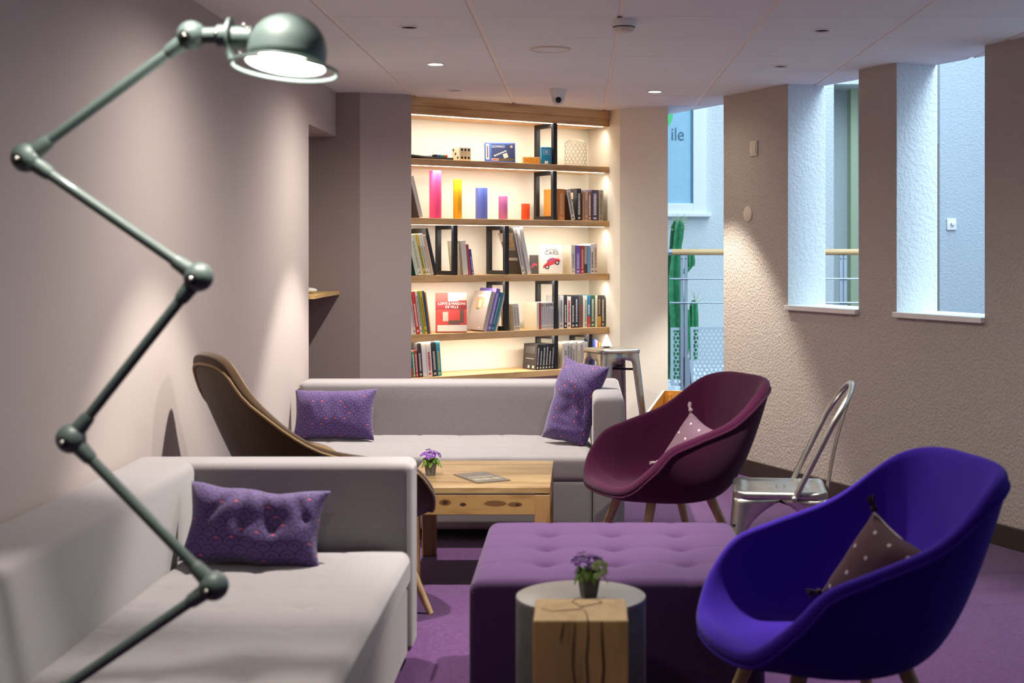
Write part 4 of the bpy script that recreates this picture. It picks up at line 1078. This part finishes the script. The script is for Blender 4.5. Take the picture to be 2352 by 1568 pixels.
def plant(label, loc, s, square, pale):
    t = thing('potted_primula', label, 'potted plant', loc, rad(20) if square else 0, 'small potted primulas')
    t.scale = (s, s, s)
    g = G(); n = 4 if square else 32
    prof = [(.019, 0), (.0195, .002), (.027, .052), (.0285, .055), (.0285, .06), (.0255, .06), (.024, .05), (.0001, .048)]
    if square: prof = [(r*1.22, z) for r, z in prof]
    g.lathe(prof, n, T=Matrix.Rotation(rad(45), 4, 'Z')); g.build('pot', 'pot', t, smooth=not square, bevel=.002 if square else 0)
    rn = random.Random(int(s*100)+len(label)); g = G()
    for k in range(16):
        a = 2*PI*k/16+rn.uniform(-.2, .2); L = rn.uniform(.026, .040); w_ = rn.uniform(.012, .019); el = rn.uniform(.0, .9)
        V = []; F = []
        for i in range(6):
            q = i/5; ww = w_*math.sin(PI*min(.97, .12+q*.88))
            zz = .056+L*q*math.sin(el)-.022*q*q+.008*math.sin(q*4)
            for j in (-1, 0, 1):
                rr = .01+L*q*math.cos(el); V.append((rr*math.cos(a)-j*ww*math.sin(a), rr*math.sin(a)+j*ww*math.cos(a), zz+(.004 if j else 0)))
        for i in range(5):
            for j in range(2): F.append((i*3+j, i*3+j+1, i*3+j+4, i*3+j+3))
        g.add(V, F)
    g.build('foliage', 'leaf', t, solid=.0008)
    def bloom(p, d, r, m):
        g = G(); d = Vector(d).normalized(); Q = d.to_track_quat('Z', 'Y').to_matrix().to_4x4(); T = Matrix.Translation(p) @ Q
        for q in range(5):
            a = 2*PI*q/5; c = (math.cos(a)*r*.55, math.sin(a)*r*.55, .002)
            g.sphere(c, r*.5, 8, 0, (1, 1, .35), T=T)
        g.sphere((0, 0, .003), r*.2, 8, 1, T=T)
        g.build('flower', [m, 'pistil'], t)
    for k in range(17):
        a = k*2.4; rr = .008+.034*math.sqrt(k/17); z = .106-.9*(rr**2)/.045*.7
        p = Vector((rr*math.cos(a), rr*math.sin(a)+(.006 if pale else 0), z+rn.uniform(-.004, .004)))
        bloom(p, p-Vector((0, 0, .05)), rn.uniform(.010, .0135), 'petal')
    if pale:
        for k in range(12):
            p = Vector((.012+rn.uniform(-.016, .018), -.044+rn.uniform(-.006, .006), .074+rn.uniform(-.016, .018))); bloom(p, (p.x, -1, .4), .008, 'leaf_pale')
    return t
plant('potted purple primula with broad green leaves on the coffee table', (-.636, 6.02, CT+.0005), 1.0, False, False)
plant('potted purple primula with pale green blooms on the concrete drum', (.02, 3.58, .5005), 1.0, True, True)

# ================================================================== PRESSED STEEL CHAIR AND STOOL
def pressed_leg(top, bot, H, wf, sx, sy, n=18):
    """Folded sheet leg: rounded corner strip whose two wings widen into the apron."""
    g = G(); V = []; F = []; m = 0
    for i in range(n+1):
        q = i/n; z = H*q; hw = bot+(top-bot)*q; w_ = min(wf(z), hw-.0005); rc = min(.035, w_*.7)
        row = [(hw-w_, hw)]
        for k in range(7):
            th = PI/2*k/6; row.append((hw-rc+rc*math.sin(th), hw-rc+rc*math.cos(th)))
        row.append((hw, hw-w_)); m = len(row)
        V += [(sx*x, sy*y, z) for x, y in row]
    for i in range(n):
        for k in range(m-1): F.append((i*m+k, i*m+k+1, (i+1)*m+k+1, (i+1)*m+k))
    g.add(V, F); return g
t = thing('steel_chair', 'bare pressed steel bistro chair with looped tube back', 'chair', (.774, 5.55, 0), rad(84))
# local +y faces the room; the loop back is at -y
def chair_w(z):
    return .042+.02*z/.44 if z < .27 else .054+.128*((z-.27)/.16)**2.2
for sx in (-1, 1):
    for sy in (-1, 1):
        pressed_leg(.176, .215, .43, chair_w, sx, sy, 26).build('leg', 'steel', t, solid=.003)
def dish(p):
    x, y, z = p; e = max(abs(x), abs(y)); 
    return (x, y, z-(.007*min(1, max(0, (.148-e)/.02)) if z > .45 else 0))
g = G(); g.rbox((-.18, -.18, .428), (.18, .18, .458), .0145, (26, 26, 1), disp=dish)
# round the plan corners
g.v = [(lambda x, y, z: (x, y, z) if not (abs(x) > .13 and abs(y) > .13 and math.hypot(abs(x)-.13, abs(y)-.13) > .05) else
        (math.copysign(.13+(abs(x)-.13)*.05/math.hypot(abs(x)-.13, abs(y)-.13), x), math.copysign(.13+(abs(y)-.13)*.05/math.hypot(abs(x)-.13, abs(y)-.13), y), z))(*v) for v in g.v]
seat = g.build('seat', 'steel', t)
g = G()
for i in range(3):
    for j in range(2): g.lathe([(.004, 0), (.004, .0006)], 10, T=TR((-.03+.03*i, -.02+.03*j, .4508)))
g.build('drain_hole', 'black', seat)
# hoop
def hoop_y(z): return -.055-(z-.44)*.30
pts = []
for sx in (-1, 1):
    seg = []
    for i in range(10):
        q = i/9; z = .43+.29*q; seg.append((sx*(.183+.004*q), -.05-.20*q*.72, z))
    pts.append(seg)
arc = []
for i in range(1, 16):
    th = PI*i/16; x = -.187*math.cos(th); zz = .72+.135*math.sin(th)**.9; arc.append((x, -.05-.144-.085*math.sin(th)**.9, zz))
hoop = pts[0]+arc+pts[1][::-1]
g = G(); g.tube(hoop, .0115, 14); g.build('hoop_back', 'steel', t)
g = G()
V = []; F = []
for i in range(13):
    q = i/12; z = .445+.40*q; y = -.182-.10*q+(.012*math.sin(q*PI)); w_ = .05-.022*q
    V += [(-w_, y, z), (-w_*.4, y-.006, z), (w_*.4, y-.006, z), (w_, y, z)]
for i in range(12):
    for k in range(3): F.append((i*4+k, i*4+k+1, (i+1)*4+k+1, (i+1)*4+k))
g.add(V, F); g.build('back_splat', 'steel', t, solid=.003)
for sx in (-1, 1):
    g = G(); g.sphere((sx*.196, -.05, .436), .012, 12); g.tube([(sx*.176, -.05, .436), (sx*.198, -.05, .436)], .008, 10); g.build('rivet', 'steel', t)
for a in (-1, 1):
    g = G(); g.tube([(-.178, -.178*a, .33), (-.06, -.06*a, .385), (0, 0, .395), (.06, .06*a, .385), (.178, .178*a, .33)], .006, 8); g.build('brace', 'black_metal', t)
t = thing('steel_bar_stool', 'tall pressed steel bar stool standing before the bookcase', 'stool', (.195, 9.07, 0), rad(-62))
def stool_w(z): return .056+.016*z/.655 if z < .655 else (.072+.008*(z-.655)/.03 if z < .685 else .20)
for sx in (-1, 1):
    for sy in (-1, 1):
        pressed_leg(.137, .20, .735, stool_w, sx, sy, 48).build('leg', 'steel', t, solid=.003)
g = G(); g.rbox((-.145, -.145, .722), (.145, .145, .75), .013, (10, 10, 1))
g.v = [(lambda x, y, z: (x, y, z) if not (abs(x) > .10 and abs(y) > .10 and math.hypot(abs(x)-.10, abs(y)-.10) > .045) else
        (math.copysign(.10+(abs(x)-.10)*.045/math.hypot(abs(x)-.10, abs(y)-.10), x), math.copysign(.10+(abs(y)-.10)*.045/math.hypot(abs(x)-.10, abs(y)-.10), y), z))(*v) for v in g.v]
g.build('seat', 'steel', t)
for s in (-1, 1):
    z = .235; h = .2-(.063)*z/.735-.012
    g = G(); g.bb((-h, s*h-.003, z-.012), (h, s*h+.003, z+.012)); g.build('footrest', 'steel', t, smooth=False)
    g = G(); g.bb((s*h-.003, -h, z-.012), (s*h+.003, h, z+.012)); g.build('footrest', 'steel', t, smooth=False)
    z = .62; h = .2-(.063)*z/.735-.012
    g = G(); g.tube([(-h, -s*h, z), (h, s*h, z)], .007, 8); g.build('brace', 'black_metal', t)
t = thing('cone_lamp', 'small white cone on a short base upon the steel bar stool', 'table lamp', (.165, 9.10, .7503))
g = G(); g.lathe([(.020, 0), (.020, .012)], 28); g.build('base', 'white', t)
g = G(); g.lathe([(.036, .012), (.034, .016), (.004, .085), (.0001, .087)], 40); g.build('cone_shade', 'white', t)

# wooden crate in the passage
t = thing('plywood_box', 'open amber plywood box with slanted side behind the burgundy chair', 'box', (0, 0, 0))
fl = Vector((.528, 9.05, 0)); nl = Vector((.41, 8.70, 0)); frr = Vector((.80, 8.98, 0)); nrr = Vector((.72, 8.60, 0))
def panel(p, q, zp, zq, th, name):
    d = (q-p).normalized(); n = Vector((-d.y, d.x, 0))*th/2
    V = [p-n, q-n, q+n, p+n]; g = G()
    VV = [(v.x, v.y, 0.001) for v in V]+[(V[0].x, V[0].y, zp), (V[1].x, V[1].y, zq), (V[2].x, V[2].y, zq), (V[3].x, V[3].y, zp)]
    F = [(0, 1, 5, 4), (1, 2, 6, 5), (2, 3, 7, 6), (3, 0, 4, 7), (4, 5, 6, 7), (3, 2, 1, 0)]
    g.add(VV, F); g.m = [0, 0, 0, 0, 1, 0]; g.build(name, ['amber_ply', 'white'], t, smooth=False)
panel(nl, fl, .385, .483, .014, 'side_panel'); panel(fl, frr, .483, .483, .014, 'back_panel'); panel(frr, nrr, .483, .385, .014, 'side_panel'); panel(nrr, nl, .36, .36, .014, 'front_panel')
g = G(); p = fl+Vector((.035, -.02, 0)); g.bb((p.x-.012, p.y-.012, .002), (p.x+.012, p.y+.012, .46)); g.build('corner_post', 'amber_ply', t, smooth=False)

# ================================================================== JOINTED FLOOR LAMP
LY = 2.77; LS = FPX/LY
def lp(px, py): return Vector(((px-1334)/LS, LY, EYE+(576-py)/LS))
J = [lp(440, 82), lp(60, 362), lp(456, 636), lp(163, 1007), lp(491, 1345), lp(101, 1612)]
base = Vector((J[5].x, LY, 0))
lamp = thing('floor_lamp', 'tall zigzag grey green industrial floor lamp with lit dome shade', 'floor lamp', base)
def L(p): return p-base
g = G(); g.lathe([(.15, 0), (.15, .008), (.14, .016), (.03, .022), (.016, .04)], 56); g.build('foot_plate', 'lamp_green', lamp)
g = G(); g.tube([(0, 0, .035), L(J[5])], .013, 16); g.build('pole', 'lamp_green', lamp)
for i in range(5):
    a, b = L(J[i]), L(J[i+1]); d = (b-a).normalized(); n_ = (b-a).length
    g = G(); g.tube([a+d*.018, b-d*.018], .0108, 16)
    for p, s in ((a, 1), (b, -1)):
        g.tube([p+d*s*.022, p+d*s*.052, p+d*s*.058], [.0165, .0145, .0125], 16)
    g.build('arm', 'lamp_green', lamp)
for i, j in enumerate(J):
    p = L(j); g = G(); g.sphere(p, .029, 32); k = g.build('ball_joint', 'lamp_green', lamp)
    g = G(); off = Vector((-.006, -.0265, -.004)); g.lathe([(.011, 0), (.011, .003), (.009, .0045), (.0001, .0045)], 24, T=TR(p+off, rx=rad(92), rz=rad(-8))); g.build('washer', 'black', k)
    g = G(); g.sphere(p+off+Vector((-.0005, -.005, .001)), .0048, 14); g.build('screw', 'chrome', k)
# head
hc = L(lp(656, 148)); tl = Matrix.Translation(hc) @ Matrix.Rotation(rad(5), 4, 'Y') @ Matrix.Rotation(rad(-9), 4, 'X')
g = G(); R_ = .0765; HH = .100
prof = [(R_, 0), (R_, .018), (R_*.995, .03)]+[(R_*math.cos(q*PI/2/12)*.995, .03+(HH-.03)*math.sin(q*PI/2/12)) for q in range(1, 13)]
prof[-1] = (.0001, HH)
g.lathe(prof, 64, T=tl, cap=False)
shade = g.build('lamp_shade', ['lamp_green', 'shade_in'], lamp, solid=.0022, angle=70); shade.modifiers['solid'].material_offset = 1
g = G(); g.tube([tl @ Vector(((R_+.001)*math.cos(2*PI*i/64), (R_+.001)*math.sin(2*PI*i/64), .001)) for i in range(64)], .0025, 8, closed=True); g.build('rim', 'lamp_green', shade)
g = G(); g.lathe([(R_*.96, .004), (R_*.96, .006), (.0001, .012)], 48, T=tl); g.build('bulb', 'bulb', lamp)
nk = L(J[0]); ax = (hc+Vector((-.05, 0, .058))-nk)
e1 = nk+Vector((.11, 0, -.003))
g = G(); g.tube([nk+Vector((.022, 0, 0)), nk+Vector((.05, 0, .001))], .0155, 20); g.tube([nk+Vector((.048, 0, 0)), nk+Vector((.052, 0, 0)), nk+Vector((.074, 0, 0))], [.018, .0215, .0215], 24); g.build('neck', 'lamp_green', lamp)
g = G(); g.tube([nk+Vector((.074, 0, -.004)), nk+Vector((.118, 0, -.004))], .022, 24); g.build('socket_sleeve', 'lamp_green', lamp)
g = G(); g.tube([nk+Vector((.0735, 0, -.006)), nk+Vector((.0785, 0, -.006))], .041, 36); g.build('collar_disc', 'lamp_green', lamp)
g = G()
for p in (nk+Vector((.052, -.02, .002)), nk+Vector((.104, -.012, .018)), nk+Vector((.112, -.016, .011)), nk+Vector((.075, -.012, -.053)), nk+Vector((.098, -.014, -.036))): g.sphere(p, .0042, 12)
g.build('screw', 'chrome', lamp)
rc = hc+Vector((-.002, 0, -.008)); rt = Matrix.Translation(rc) @ Matrix.Rotation(rad(4.5), 4, 'Y') @ Matrix.Rotation(rad(-6), 4, 'X')
g = G(); g.tube([rt @ Vector((.102*math.cos(2*PI*i/72), .102*math.sin(2*PI*i/72), 0)) for i in range(72)], .0036, 10, closed=True)
g.tube([rt @ Vector((-.102, 0, 0)), nk+Vector((.076, 0, -.046))], .004, 8); g.build('guard_ring', 'lamp_green', lamp)
l = bpy.data.lights.new('lamp_bulb_light', 'POINT'); l.energy = 5; l.color = WARM; l.shadow_soft_size = .05
o = bpy.data.objects.new('lamp_bulb_light', l); COL.objects.link(o); o.location = base+hc+Vector((0, 0, -.012))

# ================================================================== SMALL CUSHIONS
small_cushion('pale mauve dotted cushion with tassels in the burgundy chair', 'cush_pale', 'tassel_pale', None, (.47, 6.0, .525), pose(-46, 22, -24))
small_cushion('plum dotted cushion with cream edge in the blue chair', 'cush_plum', 'tassel_plum', 'piping_cream', (.755, 3.62, .535), pose(-52, 22, -24))
